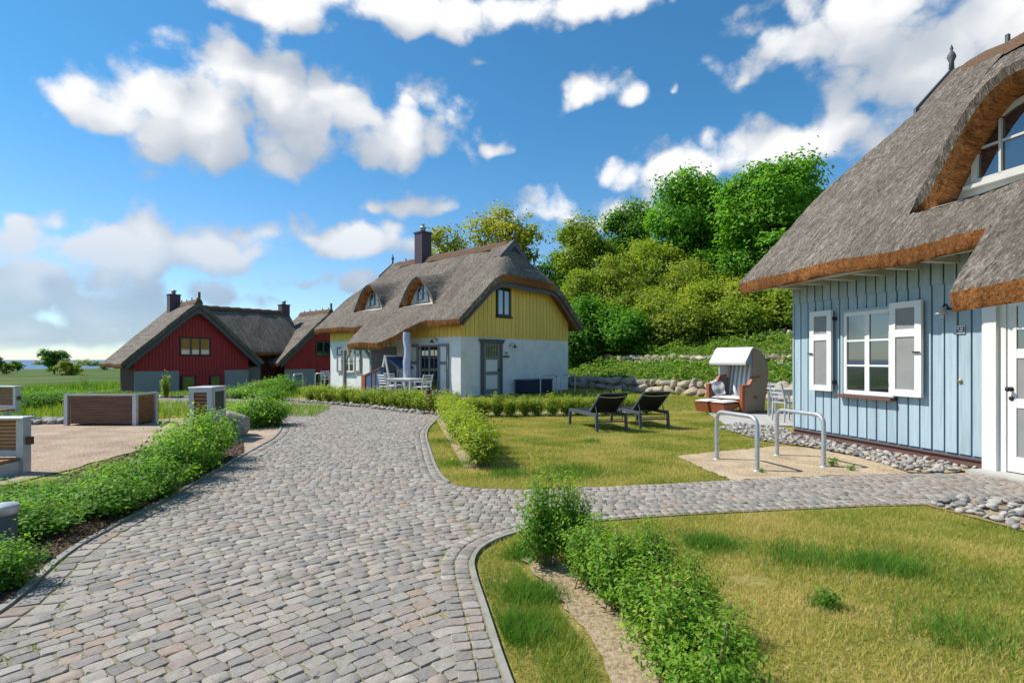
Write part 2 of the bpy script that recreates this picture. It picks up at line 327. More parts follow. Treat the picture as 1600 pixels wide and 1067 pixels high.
def np_mesh(name, V, Fc, mats, rnd=None, smooth=False, attr='rnd'):
    """V (n,3), Fc (m,k) numpy -> mesh; rnd per face float attribute"""
    me = bpy.data.meshes.new(name); V = np.asarray(V, dtype=np.float32); Fc = np.asarray(Fc, dtype=np.int32)
    k = Fc.shape[1]; me.vertices.add(len(V)); me.vertices.foreach_set('co', V.ravel())
    me.loops.add(Fc.size); me.loops.foreach_set('vertex_index', Fc.ravel())
    me.polygons.add(len(Fc)); me.polygons.foreach_set('loop_start', np.arange(0, Fc.size, k, dtype=np.int32))
    me.polygons.foreach_set('loop_total', np.full(len(Fc), k, dtype=np.int32))
    if smooth: me.polygons.foreach_set('use_smooth', np.ones(len(Fc), dtype=bool))
    for mt in (mats if isinstance(mats, (list, tuple)) else [mats]): me.materials.append(MATS[mt])
    if rnd is not None:
        a = me.attributes.new(attr, 'FLOAT', 'FACE'); a.data.foreach_set('value', np.asarray(rnd, dtype=np.float32))
    me.update(calc_edges=True); return me
class MB:
    def __init__(s, M=None): s.v = []; s.f = []; s.m = []; s.M = M; s.sm = []
    def add(s, verts, faces, mi=0, smooth=False):
        o = len(s.v); s.v += [tuple(p) for p in verts]; s.f += [tuple(i + o for i in f) for f in faces]
        s.m += [mi] * len(faces); s.sm += [smooth] * len(faces); return s
    def box(s, a, b, mi=0):
        (x0, y0, z0), (x1, y1, z1) = a, b
        return s.add([(x0, y0, z0), (x1, y0, z0), (x1, y1, z0), (x0, y1, z0), (x0, y0, z1), (x1, y0, z1), (x1, y1, z1), (x0, y1, z1)],
                     [(0, 3, 2, 1), (4, 5, 6, 7), (0, 1, 5, 4), (1, 2, 6, 5), (2, 3, 7, 6), (3, 0, 4, 7)], mi)
    def cbox(s, c, sz, mi=0): return s.box([c[i] - sz[i] / 2 for i in range(3)], [c[i] + sz[i] / 2 for i in range(3)], mi)
    def bbox(s, a, b, bev=0.006, mi=0):
        """box with chamfered vertical/horizontal long edges (all 12 edges)"""
        a = [min(a[i], b[i]) for i in range(3)] if False else list(a); b = list(b); V = []; idx = {}
        for ix in (0, 1):
            for iy in (0, 1):
                for iz in (0, 1):
                    for ax in range(3):
                        p = [(a, b)[i][k] for k, i in enumerate((ix, iy, iz))]
                        for k, i in enumerate((ix, iy, iz)):
                            if k != ax: p[k] += bev if i == 0 else -bev
                        idx[(ix, iy, iz, ax)] = len(V); V.append(p)
        Fs = []
        def quad(pts):
            Fs.append(pts)
        for ax in range(3):
            o1, o2 = [k for k in range(3) if k != ax]
            for sd in (0, 1):
                q = []
                for (p1, p2) in ((0, 0), (1, 0), (1, 1), (0, 1)):
                    c = [0, 0, 0]; c[ax] = sd; c[o1] = p1; c[o2] = p2; q.append(idx[(*c, ax)])
                if (sd == 1) == (ax == 1): q.reverse()
                quad(tuple(q))
            for p1 in (0, 1):
                for p2 in (0, 1):
                    c0 = [0, 0, 0]; c0[o1] = p1; c0[o2] = p2; c1 = list(c0); c1[ax] = 1
                    quad((idx[(*c0, o1)], idx[(*c1, o1)], idx[(*c1, o2)], idx[(*c0, o2)]))
        for ix in (0, 1):
            for iy in (0, 1):
                for iz in (0, 1): quad(tuple(idx[(ix, iy, iz, ax)] for ax in range(3)))
        return s.add(V, Fs, mi)
    def beam(s, p, q, wd, ht, mi=0, up=(0, 0, 1)):
        p, q = Vector(p), Vector(q); d = (q - p).normalized(); u = Vector(up)
        if abs(d.dot(u)) > 0.99: u = Vector((0, 1, 0))
        sx = d.cross(u).normalized() * wd / 2; uz = sx.cross(d).normalized() * ht / 2
        V = [p - sx - uz, p + sx - uz, p + sx + uz, p - sx + uz, q - sx - uz, q + sx - uz, q + sx + uz, q - sx + uz]
        return s.add(V, [(0, 3, 2, 1), (4, 5, 6, 7), (0, 1, 5, 4), (1, 2, 6, 5), (2, 3, 7, 6), (3, 0, 4, 7)], mi)
    def tube(s, path, r, n=8, mi=0, cap=True):
        path = [Vector(p) for p in path]; rs = r if isinstance(r, (list, tuple)) else [r] * len(path)
        V = []; up = Vector((0.03, 0.02, 1))
        prev = None
        for i, p in enumerate(path):
            d = (path[min(i + 1, len(path) - 1)] - path[max(i - 1, 0)]).normalized()
            if prev is None:
                a = d.cross(up if abs(d.dot(up)) < 0.97 else Vector((1, 0, 0))).normalized()
            else: a = (prev - d * prev.dot(d)).normalized()
            prev = a; b2 = d.cross(a)
            V += [p + (a * math.cos(2 * math.pi * k / n) + b2 * math.sin(2 * math.pi * k / n)) * rs[i] for k in range(n)]
        Fs = [(i * n + k, i * n + (k + 1) % n, (i + 1) * n + (k + 1) % n, (i + 1) * n + k) for i in range(len(path) - 1) for k in range(n)]
        s.add(V, Fs, mi, True)
        if cap: s.add(V[:n], [tuple(range(n))[::-1]], mi); s.add(V[-n:], [tuple(range(n))], mi)
        return s
    def lathe(s, prof, n=16, c=(0, 0, 0), mi=0):
        V = [(c[0] + r * math.cos(2 * math.pi * k / n), c[1] + r * math.sin(2 * math.pi * k / n), c[2] + z) for r, z in prof for k in range(n)]
        s.add(V, [(i * n + k, i * n + (k + 1) % n, (i + 1) * n + (k + 1) % n, (i + 1) * n + k) for i in range(len(prof) - 1) for k in range(n)], mi, True)
        return s
    def prism(s, poly, axis, a, b, mi=0):
        """poly 2-D points extruded along axis (0,1,2) from a to b"""
        n = len(poly)
        def P(p, t): c = list(p); c.insert(axis, t); return c
        V = [P(p, a) for p in poly] + [P(p, b) for p in poly]
        Fs = [tuple(range(n))[::-1], tuple(range(n, 2 * n))] + [(i, (i + 1) % n, n + (i + 1) % n, n + i) for i in range(n)]
        return s.add(V, Fs, mi)
    def mesh(s, name, mats, recalc=True):
        me = bpy.data.meshes.new(name); V = s.v
        if s.M is not None: V = [tuple(s.M @ Vector(p)) for p in V]
        me.from_pydata(V, [], s.f)
        for mt in (mats if isinstance(mats, (list, tuple)) else [mats]): me.materials.append(MATS[mt])
        me.polygons.foreach_set('material_index', s.m); me.polygons.foreach_set('use_smooth', s.sm)
        if recalc:
            import bmesh
            bm = bmesh.new(); bm.from_mesh(me); bmesh.ops.recalc_face_normals(bm, faces=bm.faces); bm.to_mesh(me); bm.free()
        me.update(); return me
    def build(s, name, mats, parent=None, recalc=True, **kw): return link(name, s.mesh(name, mats, recalc), parent, **kw)

# ------------------------------------------------------------------ terrain
def S(x, a, b):
    t = np.clip((np.asarray(x, float) - a) / (b - a), 0, 1); return t * t * (3 - 2 * t)
WP, WN, WD = np.array((3.06, 29.2)), np.array((0.832, 0.554)), np.array((0.554, -0.832))   # foot of the field-stone wall
def hill_t(x, y): return (np.asarray(x) - WP[0]) * WN[0] + (np.asarray(y) - WP[1]) * WN[1]
def ground(x, y):
    x = np.asarray(x, float); y = np.asarray(y, float)
    s = -0.8 * x + 0.6 * y
    z = -0.9 * S(s, 24, 38) - 3.2 * S(s, 45, 140) - 2.6 * S(s, 140, 900)
    t = hill_t(x, y)
    h = 0.50 * S(t, 0.12, 0.34) + 0.19 * np.clip(t, 0, 4) + 0.34 * S(t, 4.1, 4.35) + 0.24 * np.clip(t - 4, 0, 13) + 0.3 * S(t, 8.2, 8.6)
    z = z + h * (1 - S(s, 22, 46))
    far = S(np.hypot(x, y), 15, 60)
    return z + far * 0.10 * (np.sin(x * 0.31 + 1) * np.sin(y * 0.27) + 0.5 * np.sin(x * 0.11) )
def G(px, py, z=0.0):
    y = (CAMH - z) * F / (py - HOR); return np.array(((px - 800) / F * y, y))
def GT(px, py):
    """photo pixel -> point on the terrain (ray march)"""
    d = np.array(((px - 800) / F, 1.0, (HOR - py) / F)); ts = np.geomspace(1.5, 3000, 4000)
    x, y, z = d[0] * ts, ts, CAMH + d[2] * ts; gz = ground(x, y); i = np.argmax(z <= gz)
    return np.array((x[i], y[i], gz[i]))
def axis(lo, hi, dense_lo, dense_hi, st):
    a = list(np.arange(dense_lo, dense_hi + 1e-6, st)); q = st; p = dense_hi
    while p < hi: q *= 1.22; p += q; a.append(p)
    q = st; p = dense_lo; b = []
    while p > lo: q *= 1.22; p -= q; b.append(p)
    return np.array(b[::-1] + a)
ax = axis(-3000, 1500, -22, 26, 0.35); ay = axis(-60, 4000, -2, 46, 0.35)
X, Y = np.meshgrid(ax, ay); Z = ground(X, Y) - 0.012
nx, ny = len(ax), len(ay)
idx = np.arange(nx * ny).reshape(ny, nx)
Fq = np.stack([idx[:-1, :-1], idx[:-1, 1:], idx[1:, 1:], idx[1:, :-1]], -1).reshape(-1, 4)
V = np.stack([X, Y, Z], -1).reshape(-1, 3)
me = np_mesh('ground', V, Fq, 'ground', smooth=True)
mv = S(-0.8 * X + 0.6 * Y, 17, 27) ; mv = np.maximum(mv, S(hill_t(X, Y), 0.1, 0.5))
a = me.attributes.new('meadow', 'FLOAT', 'POINT'); a.data.foreach_set('value', mv.ravel().astype(np.float32))
gnd = tag(link('ground', me), 'mown lawn and meadow running from the path to the sea', kind='structure')
mb = MB(); mb.add([(-30000, 300, -5.6), (30000, 300, -5.6), (30000, 40000, -5.6), (-30000, 40000, -5.6)], [(0, 1, 2, 3)])
tag(mb.build('sea', 'sea_water'), 'strip of blue sea on the horizon', kind='structure')

# ------------------------------------------------------------------ 2-D layout helpers
def inpoly(P, poly):
    P = np.atleast_2d(P); poly = np.asarray(poly); c = np.zeros(len(P), bool); n = len(poly)
    for i in range(n):
        a, b = poly[i], poly[(i + 1) % n]
        if a[1] == b[1]: continue
        m = ((a[1] > P[:, 1]) != (b[1] > P[:, 1])) & (P[:, 0] < (b[0] - a[0]) * (P[:, 1] - a[1]) / (b[1] - a[1]) + a[0]); c ^= m
    return c
def pdist(P, line):
    P = np.atleast_2d(P); line = np.asarray(line); d = np.full(len(P), 1e9)
    for i in range(len(line) - 1):
        a, b = line[i], line[i + 1]; ab = b - a; t = np.clip(((P - a) @ ab) / (ab @ ab), 0, 1)
        d = np.minimum(d, np.linalg.norm(P - (a + t[:, None] * ab), axis=1))
    return d
def smooth(line, n=3):
    line = [np.asarray(p, float) for p in line]
    for _ in range(n):
        q = [line[0]]
        for i in range(len(line) - 1): q += [0.75 * line[i] + 0.25 * line[i + 1], 0.25 * line[i] + 0.75 * line[i + 1]]
        q.append(line[-1]); line = q
    return np.array(line)
def offset(line, d):
    line = np.asarray(line); t = np.gradient(line, axis=0); t /= np.linalg.norm(t, axis=1)[:, None] + 1e-9
    return line + np.stack([-t[:, 1], t[:, 0]], 1) * d
def resample(line, step):
    line = np.asarray(line); L_ = np.r_[0, np.cumsum(np.linalg.norm(np.diff(line, axis=0), axis=1))]
    s = np.arange(0, L_[-1], step); return np.stack([np.interp(s, L_, line[:, 0]), np.interp(s, L_, line[:, 1])], 1)
def rough(poly, st=.14, am=.022):
    p = resample(np.vstack([poly, poly[:1]]), st); return p + rng.normal(0, am, p.shape)
def sheet(name, poly, z, mat, label=None, kind='structure', parent=None):
    """flat polygon sheet, triangulated"""
    from mathutils.geometry import tessellate_polygon
    tri = tessellate_polygon([[Vector((p[0], p[1], 0)) for p in poly]])
    me = np_mesh(name, [(p[0], p[1], z) for p in poly], np.array(tri), mat)
    import bmesh
    bm = bmesh.new(); bm.from_mesh(me)
    for f in bm.faces:
        if f.normal.z < 0: f.normal_flip()
    bm.to_mesh(me); bm.free()
    o = link(name, me, parent)
    return tag(o, label, kind=kind) if parent is None else o
def strip(name, line, wd, h0, h1, mat, parent=None, seg=None):
    """kerb: rectangular profile swept on a polyline"""
    a, b = offset(line, -wd / 2), offset(line, wd / 2); n = len(line); V = []
    for i in range(n): V += [(*a[i], h0), (*a[i], h1), (*b[i], h1), (*b[i], h0)]
    mb = MB(); mb.add(V, [(4 * i + k, 4 * i + k + 1, 4 * i + 5 + k, 4 * i + 4 + k) for i in range(n - 1) for k in range(3)] + [(0, 3, 2, 1), (4 * n - 4, 4 * n - 3, 4 * n - 2, 4 * n - 1)])
    return mb.build(name, mat, parent)

# ------------------------------------------------------------------ paths, beds, yards (outlines traced on the ground)
left_edge = smooth([(-2.65, 1.0), (-2.9, 2.2), G(4, 959), G(90, 872), G(156, 833), G(281, 769), G(395, 702), G(428, 685), G(441, 668), G(436, 655), G(400, 644), G(300, 640), (-14.5, 17.2)], 2)
right_edge = smooth([(0.35, 1.0), G(793, 1067), G(760, 960), G(737, 890), G(738, 872), G(750, 855), G(784, 838), G(840, 824), G(985, 808), G(1200, 797), G(1450, 786), (6.9, 5.5)], 2)
upper_edge = smooth([(7.1, 7.05), G(1440, 738), G(1300, 743), G(1140, 750), G(1000, 758), G(841, 765), G(756, 764), G(702, 757), G(683, 738), G(670, 700), G(664, 676), G(674, 662), G(690, 650)], 2)
far_edge = smooth([G(690, 650), G(640, 645), G(600, 640), G(540, 634), G(450, 627), G(370, 622), (-15.0, 21.5)], 2)
path_poly = np.vstack([right_edge, upper_edge, far_edge, left_edge[::-1]])
path = sheet('cobbled_path', path_poly, 0.0, 'joint', 'path of grey and pinkish cobblestones curving between the hedges')
bed_poly = np.vstack([left_edge[2:26], [G(380, 690), G(250, 695), G(120, 735), G(0, 790), (-5.6, 4.0), (-4.6, 2.0)]])
sheet('mulch_bed', bed_poly, 0.006, 'mulch', 'dark bark mulch bed under the rose hedge')
yard_poly = np.vstack([left_edge[18:34], [G(395, 652), G(300, 652), G(240, 656), G(105, 662), G(40, 664), (-16, 12.4), (-16, 7.0), G(0, 760), G(130, 728), G(260, 690)]])
sheet('gravel_yard', rough(yard_poly, .2, .03), 0.002, 'gravel', 'pinkish gravel yard round the wooden planter and bin')
sand_poly = np.array([G(1055, 712), G(1100, 732), G(1142, 750), G(1300, 743), G(1420, 739), G(1380, 725), G(1330, 712), G(1262, 699), G(1215, 697), G(1120, 706)])
sheet('sand_patch', rough(sand_poly, .09, .022), 0.004, 'sand', 'pale sand patch under the bicycle racks')
strip('kerb', right_edge[:31], 0.036, -0.05, 0.016, 'kerb_stone', path)
strip('kerb', left_edge[:44], 0.05, -0.05, 0.018, 'kerb_stone', path)
strip('kerb', upper_edge[30:], 0.04, -0.05, 0.014, 'kerb_stone', path)

# ---- cobbles: unit variants, laid in slanting rows with a double edge course
def cobble_variant(seed):
    r_ = np.random.default_rng(seed); n = 8; V = []
    base = [(-.5, -.36), (-.39, -.5), (.39, -.5), (.5, -.36), (.5, .36), (.39, .5), (-.39, .5), (-.5, .36)]
    base = [(x + r_.normal(0, .03), y + r_.normal(0, .03)) for x, y in base]
    V += [(x, y, -0.03) for x, y in base] + [(x * .985, y * .985, 0.008 + r_.normal(0, .0012)) for x, y in base]
    V += [(x * .90, y * .90, 0.0120 + r_.normal(0, .0015)) for x, y in base] + [(r_.normal(0, .05), r_.normal(0, .05), 0.0125 + r_.normal(0, .0015))]
    Fc = [(i, (i + 1) % 8, 8 + (i + 1) % 8, 8 + i) for i in range(8)] + [(8 + i, 8 + (i + 1) % 8, 16 + (i + 1) % 8, 16 + i) for i in range(8)] + [(16 + i, 16 + (i + 1) % 8, 24, 24) for i in range(8)]
    return np.array(V), Fc
CV = [cobble_variant(i) for i in range(10)]
cob = []                                             # x, y, rot, lx, ly
edgeR = np.vstack([right_edge]); edgeU = upper_edge; edgeL = left_edge; edgeF = far_edge
def course(line, off, ln, wd):
    l2 = resample(offset(line, off), ln); t = np.gradient(l2, axis=0)
    for p, d in zip(l2, t): cob.append((*p, math.atan2(d[1], d[0]) + rng.normal(0, .03), ln * rng.uniform(.86, .94), wd * rng.uniform(.9, .97)))
for k in range(2):
    course(right_edge, 0.075 + 0.105 * k, 0.092, 0.102)
    course(upper_edge, 0.07 + 0.10 * k, 0.10, 0.098)
    course(left_edge[:44], -0.11 - 0.14 * k, 0.15, 0.135)
course(far_edge, 0.10, 0.12, 0.11)
seam = np.vstack([resample(right_edge, 0.3)[6:14], resample(upper_edge, 0.3)[-24:]])
COURSE_N = len(cob)
# field of the main path: rows at about 45 degrees, gently bowed
q = -26.0
while q < 30:
    wdq = rng.uniform(0.084, 0.104); q += wdq; p = -8 + rng.uniform(0, .2)
    while p < 26:
        ln = rng.uniform(0.088, 0.142); p += ln
        ang = R(40) + 0.22 * math.sin((p - q) * 0.35)
        bx = p - ln / 2; by = q - wdq / 2 + 0.16 * math.sin(bx * 1.1) + rng.normal(0, .004)
        c, s_ = math.cos(R(40)), math.sin(R(40)); x = c * bx - s_ * by; y = s_ * bx + c * by
        if -15 < x < 2 and 1.4 < y < 22: cob.append((x, y, R(40) + math.atan(0.16 * 1.1 * math.cos(bx * 1.1)) + rng.normal(0, .05), ln * .95, wdq * .95))
nfield0 = len(cob)
# field of the side path: rows along it
yrow = 3.8
while yrow < 8:
    wdq = rng.uniform(0.084, 0.104); yrow += wdq; x = -1.3 + rng.uniform(0, .15)
    while x < 7.2:
        ln = rng.uniform(.088, .14); x += ln
        cob.append((x - ln / 2, yrow - 0.035 * (x - 3) + rng.normal(0, .004) , -0.035 + rng.normal(0, .05), ln * .95, wdq * .95))
cob = np.array(cob); XY = cob[:, :2]
inside = inpoly(XY, path_poly)
dR, dU, dL, dF = pdist(XY, edgeR), pdist(XY, edgeU), pdist(XY, edgeL), pdist(XY, edgeF)
# side path starts at a line from the upper lawn corner to the kerb bend
jA, jB = G(700, 765), G(748, 858)
side = ((jB[0] - jA[0]) * (XY[:, 1] - jA[1]) - (jB[1] - jA[1]) * (XY[:, 0] - jA[0])) > 0
side &= (XY[:, 1] > 3.9) & (XY[:, 1] < 8)
# choose: edge courses first, then fields that do not touch them
kinds = np.full(len(cob), 1)
kinds[nfield0:] = 2
kinds[:COURSE_N] = 0
keep = np.zeros(len(cob), bool)
k0 = kinds == 0
keep |= k0 & inside
m = (kinds == 1) & inside & ~side & (dR > .225) & ((dU > .215)) & (dL > .295) & (dF > .18)
keep |= m
m = (kinds == 2) & inside & side & (dR > .225) & (dU > .215)
keep |= m
cob = cob[keep]; vis_d = np.hypot(cob[:, 0], cob[:, 1])
pxx = 800 + F * cob[:, 0] / cob[:, 1]; pyy = HOR + F * CAMH / cob[:, 1]
infr = (pxx > 5) & (pxx < 1595) & (pyy < 1060)
hid = (pxx > 840) & (pyy > 880)
big = cob[:, 3] * cob[:, 4] / cob[:, 1] ** 3 * (infr & ~hid)
ordr = np.argsort(-big); near = set(ordr[:300].tolist())
var_mesh = []
for i, (Vv, Ff) in enumerate(CV):
    mb = MB(); mb.add(Vv, [f if f[2] != f[3] else f[:3] for f in Ff], 0, False); me = mb.mesh('cobblestone', 'cobble'); var_mesh.append(me)
for i in sorted(near):
    x, y, a, lx, ly = cob[i]
    o = link('cobblestone', var_mesh[rng.integers(10)], path, (x, y, -.003 + rng.normal(0, .0015)), a, (lx, ly, 1))
    o.rotation_euler = (rng.normal(0, .012), rng.normal(0, .012), a)
Vs, Fs, Rn = [], [], []; off = 0
Ftri = np.array([f if f[2] != f[3] else (f[0], f[1], f[2], f[2]) for f in CV[0][1]])
tri = np.vstack([Ftri[:16][:, [0, 1, 2]], Ftri[:16][:, [0, 2, 3]], Ftri[16:][:, :3]])
for i in range(len(cob)):
    if i in near: continue
    x, y, a, lx, ly = cob[i]; Vv = CV[rng.integers(10)][0] * (lx, ly, 1); c, s_ = math.cos(a), math.sin(a)
    Vs.append(np.stack([x + c * Vv[:, 0] - s_ * Vv[:, 1], y + s_ * Vv[:, 0] + c * Vv[:, 1], Vv[:, 2] - .003 + rng.normal(0, .002)], 1))
    Fs.append(tri + off); off += 25; Rn.append(np.full(len(tri), rng.random()))
o = link('cobblestone_field', np_mesh('cobblestone_field', np.vstack(Vs), np.vstack(Fs), 'cobble', np.concatenate(Rn)), path); tag(o, kind='stuff')
print('cobbles', len(cob))

# ------------------------------------------------------------------ rounded stones
def stone_mesh(name, seed, mat, sub=1, rough=0.18, flat=0.7):
    import bmesh
    bm = bmesh.new(); bmesh.ops.create_cube(bm, size=1.3); 
    bmesh.ops.subdivide_edges(bm, edges=bm.edges[:], cuts=sub, use_grid_fill=True)
    r_ = np.random.default_rng(seed); ph = r_.uniform(0, 6, (4, 3)); am = r_.uniform(.4, 1, 4)
    cuts = [(Vector(r_.normal(size=3)).normalized(), r_.uniform(.26, .44)) for _ in range(7)]
    for v in bm.verts:
        d = v.co.normalized(); rad = 0.5 + rough * 0.5 * sum(am[i] * math.sin(2.3 * d.x * (i + 1) * .6 + ph[i, 0]) * math.cos(2.1 * d.y + ph[i, 1]) * math.sin(1.9 * d.z + ph[i, 2]) for i in range(4))
        p = d * rad
        for n_, dd in cuts:
            e = p.dot(n_) - dd
            if e > 0: p = p - n_ * e * 0.85
        v.co = Vector((p.x, p.y, p.z * flat))
    me = bpy.data.meshes.new(name); bm.to_mesh(me); bm.free(); me.materials.append(MATS[mat])
    me.polygons.foreach_set('use_smooth', np.ones(len(me.polygons), bool)); me.update(); return me
PEB = [stone_mesh('pebble', 100 + i, 'pebble', 1, .3, .6) for i in range(6)]
FST = [stone_mesh('stone', 200 + i, 'field_stone', 4, .22, .85) for i in range(8)]
def mesh_np(me):
    V = np.empty(len(me.vertices) * 3, np.float32); me.vertices.foreach_get('co', V)
    return V.reshape(-1, 3), np.array([tuple(p.vertices) for p in me.polygons])
PEBN = [mesh_np(m_) for m_ in PEB]
def pebble_fill(poly, n, size, name, label, ground_mat, zf=0.0, maxobj=300, keepout=None):
    poly = np.asarray(poly); lo, hi = poly.min(0), poly.max(0)
    bed = sheet(name, poly, 0.008 + zf, ground_mat, label)
    pts = []; tries = 0
    while len(pts) < n and tries < n * 60:
        tries += 1; p = rng.uniform(lo, hi)
        if not inpoly(p, poly)[0]: continue
        s_ = size * rng.uniform(.7, 1.35)
        if any((p[0] - q[0]) ** 2 + (p[1] - q[1]) ** 2 < (0.36 * (s_ + q[2])) ** 2 for q in pts): continue
        pts.append((p[0], p[1], s_))
    pts.sort(key=lambda q: q[1])
    for i, (x, y, s_) in enumerate(pts[:maxobj]):
        o = link('pebble', PEB[rng.integers(6)], bed, (x, y, 0.01 + zf + s_ * .18)); o.rotation_euler = (rng.normal(0, .3), rng.normal(0, .3), rng.uniform(0, 6.3)); o.scale = (s_ * rng.uniform(.9, 1.25), s_, s_ * rng.uniform(.8, 1.1))
    rest = pts[maxobj:]
    if rest:
        Vs, Fs, Rn, off = [], [], [], 0
        for (x, y, s_) in rest:
            Vv, Ff = PEBN[rng.integers(6)]; a = rng.uniform(0, 6.3); c, sn = math.cos(a), math.sin(a); W = Vv * s_
            Vs.append(np.stack([x + c * W[:, 0] - sn * W[:, 1], y + sn * W[:, 0] + c * W[:, 1], W[:, 2] + 0.01 + zf + s_ * .18], 1)); Fs.append(Ff + off); off += len(Vv); Rn.append(np.full(len(Ff), rng.random()))
        tag(link('pebble_fill', np_mesh('pebble_fill', np.vstack(Vs), np.vstack(Fs), 'pebble', np.concatenate(Rn), True), bed), kind='stuff')
    return bed
peb1 = [G(1125, 669), G(1150, 662), G(1215, 668), (5.72, 10.75), (6.28, 8.3), (6.46, 7.45), G(1480, 739), G(1420, 738), G(1330, 711), G(1262, 698), G(1190, 688)]
pebble_fill(peb1, 560, 0.085, 'pebble_bed', 'bed of pale grey pebbles along the foot of the blue wall', 'bare_soil')
peb2 = [G(1445, 789), G(1520, 778), (5.6, 5.55), (6.9, 5.4), (6.9, 4.0), (4.9, 4.25), G(1600, 830)]
pebble_fill(peb2, 260, 0.095, 'pebble_bed', 'pale grey pebbles between cobbled side path and foreground lawn', 'bare_soil')
peb3 = np.vstack([far_edge[:26], offset(far_edge, -0.38)[:26][::-1]])
pebble_fill(peb3, 260, 0.13, 'pebble_border', 'border of grey stones along the far edge of the cobbles', 'bare_soil')
# small stone heap by the yard
peb4 = [G(42, 664), G(100, 662), G(104, 656), G(42, 658)]
pebble_fill(peb4, 40, 0.2, 'pebble_border', 'low row of grey stones beside the gravel yard', 'bare_soil')

# ------------------------------------------------------------------ field-stone retaining walls
def stone_wall(label, t0, s0, s1, h, size, rows, zbase, group=None):
    p0 = WP + WN * t0 + WD * s0
    W_ = empty('stone_wall', (*p0, 0), label=label, cat='stone wall')
    s = s0; core = MB()
    for row in range(rows):
        s = s0 + rng.uniform(0, .3)
        while s < s1:
            sz = size * rng.uniform(.55, 1.35) * (1.0 if row == 0 else .8)
            p = WP + WD * (s + sz * .45) + WN * (t0 + 0.10 * row + rng.normal(0, .03)) - p0
            zz = float(zbase(s)) + (h / rows) * (row + .45)
            o = link('stone', FST[rng.integers(8)], W_, (*p, zz)); o.rotation_euler = (rng.normal(0, .25), rng.normal(0, .25), rng.uniform(0, 6.3))
            o.scale = (sz * 1.12, sz * rng.uniform(.9, 1.1), h / rows * rng.uniform(1.2, 1.9) * (.7 + .35 * sz / size))
            s += sz * rng.uniform(.84, .98)
    return W_
def zb(t): return lambda s: float(ground(*(WP + WN * t + WD * s)))
stone_wall('low field-stone wall edging the lawn at the foot of the bank', 0.12, -6, 15, 0.62, 0.62, 2, zb(-0.1))
stone_wall('second row of field stones half hidden in the green bank', 4.1, -3, 16, 0.48, 0.55, 2, zb(3.9))
stone_wall('topmost field stones high on the bank', 8.25, 5.5, 17, 0.42, 0.6, 1, zb(8.0))
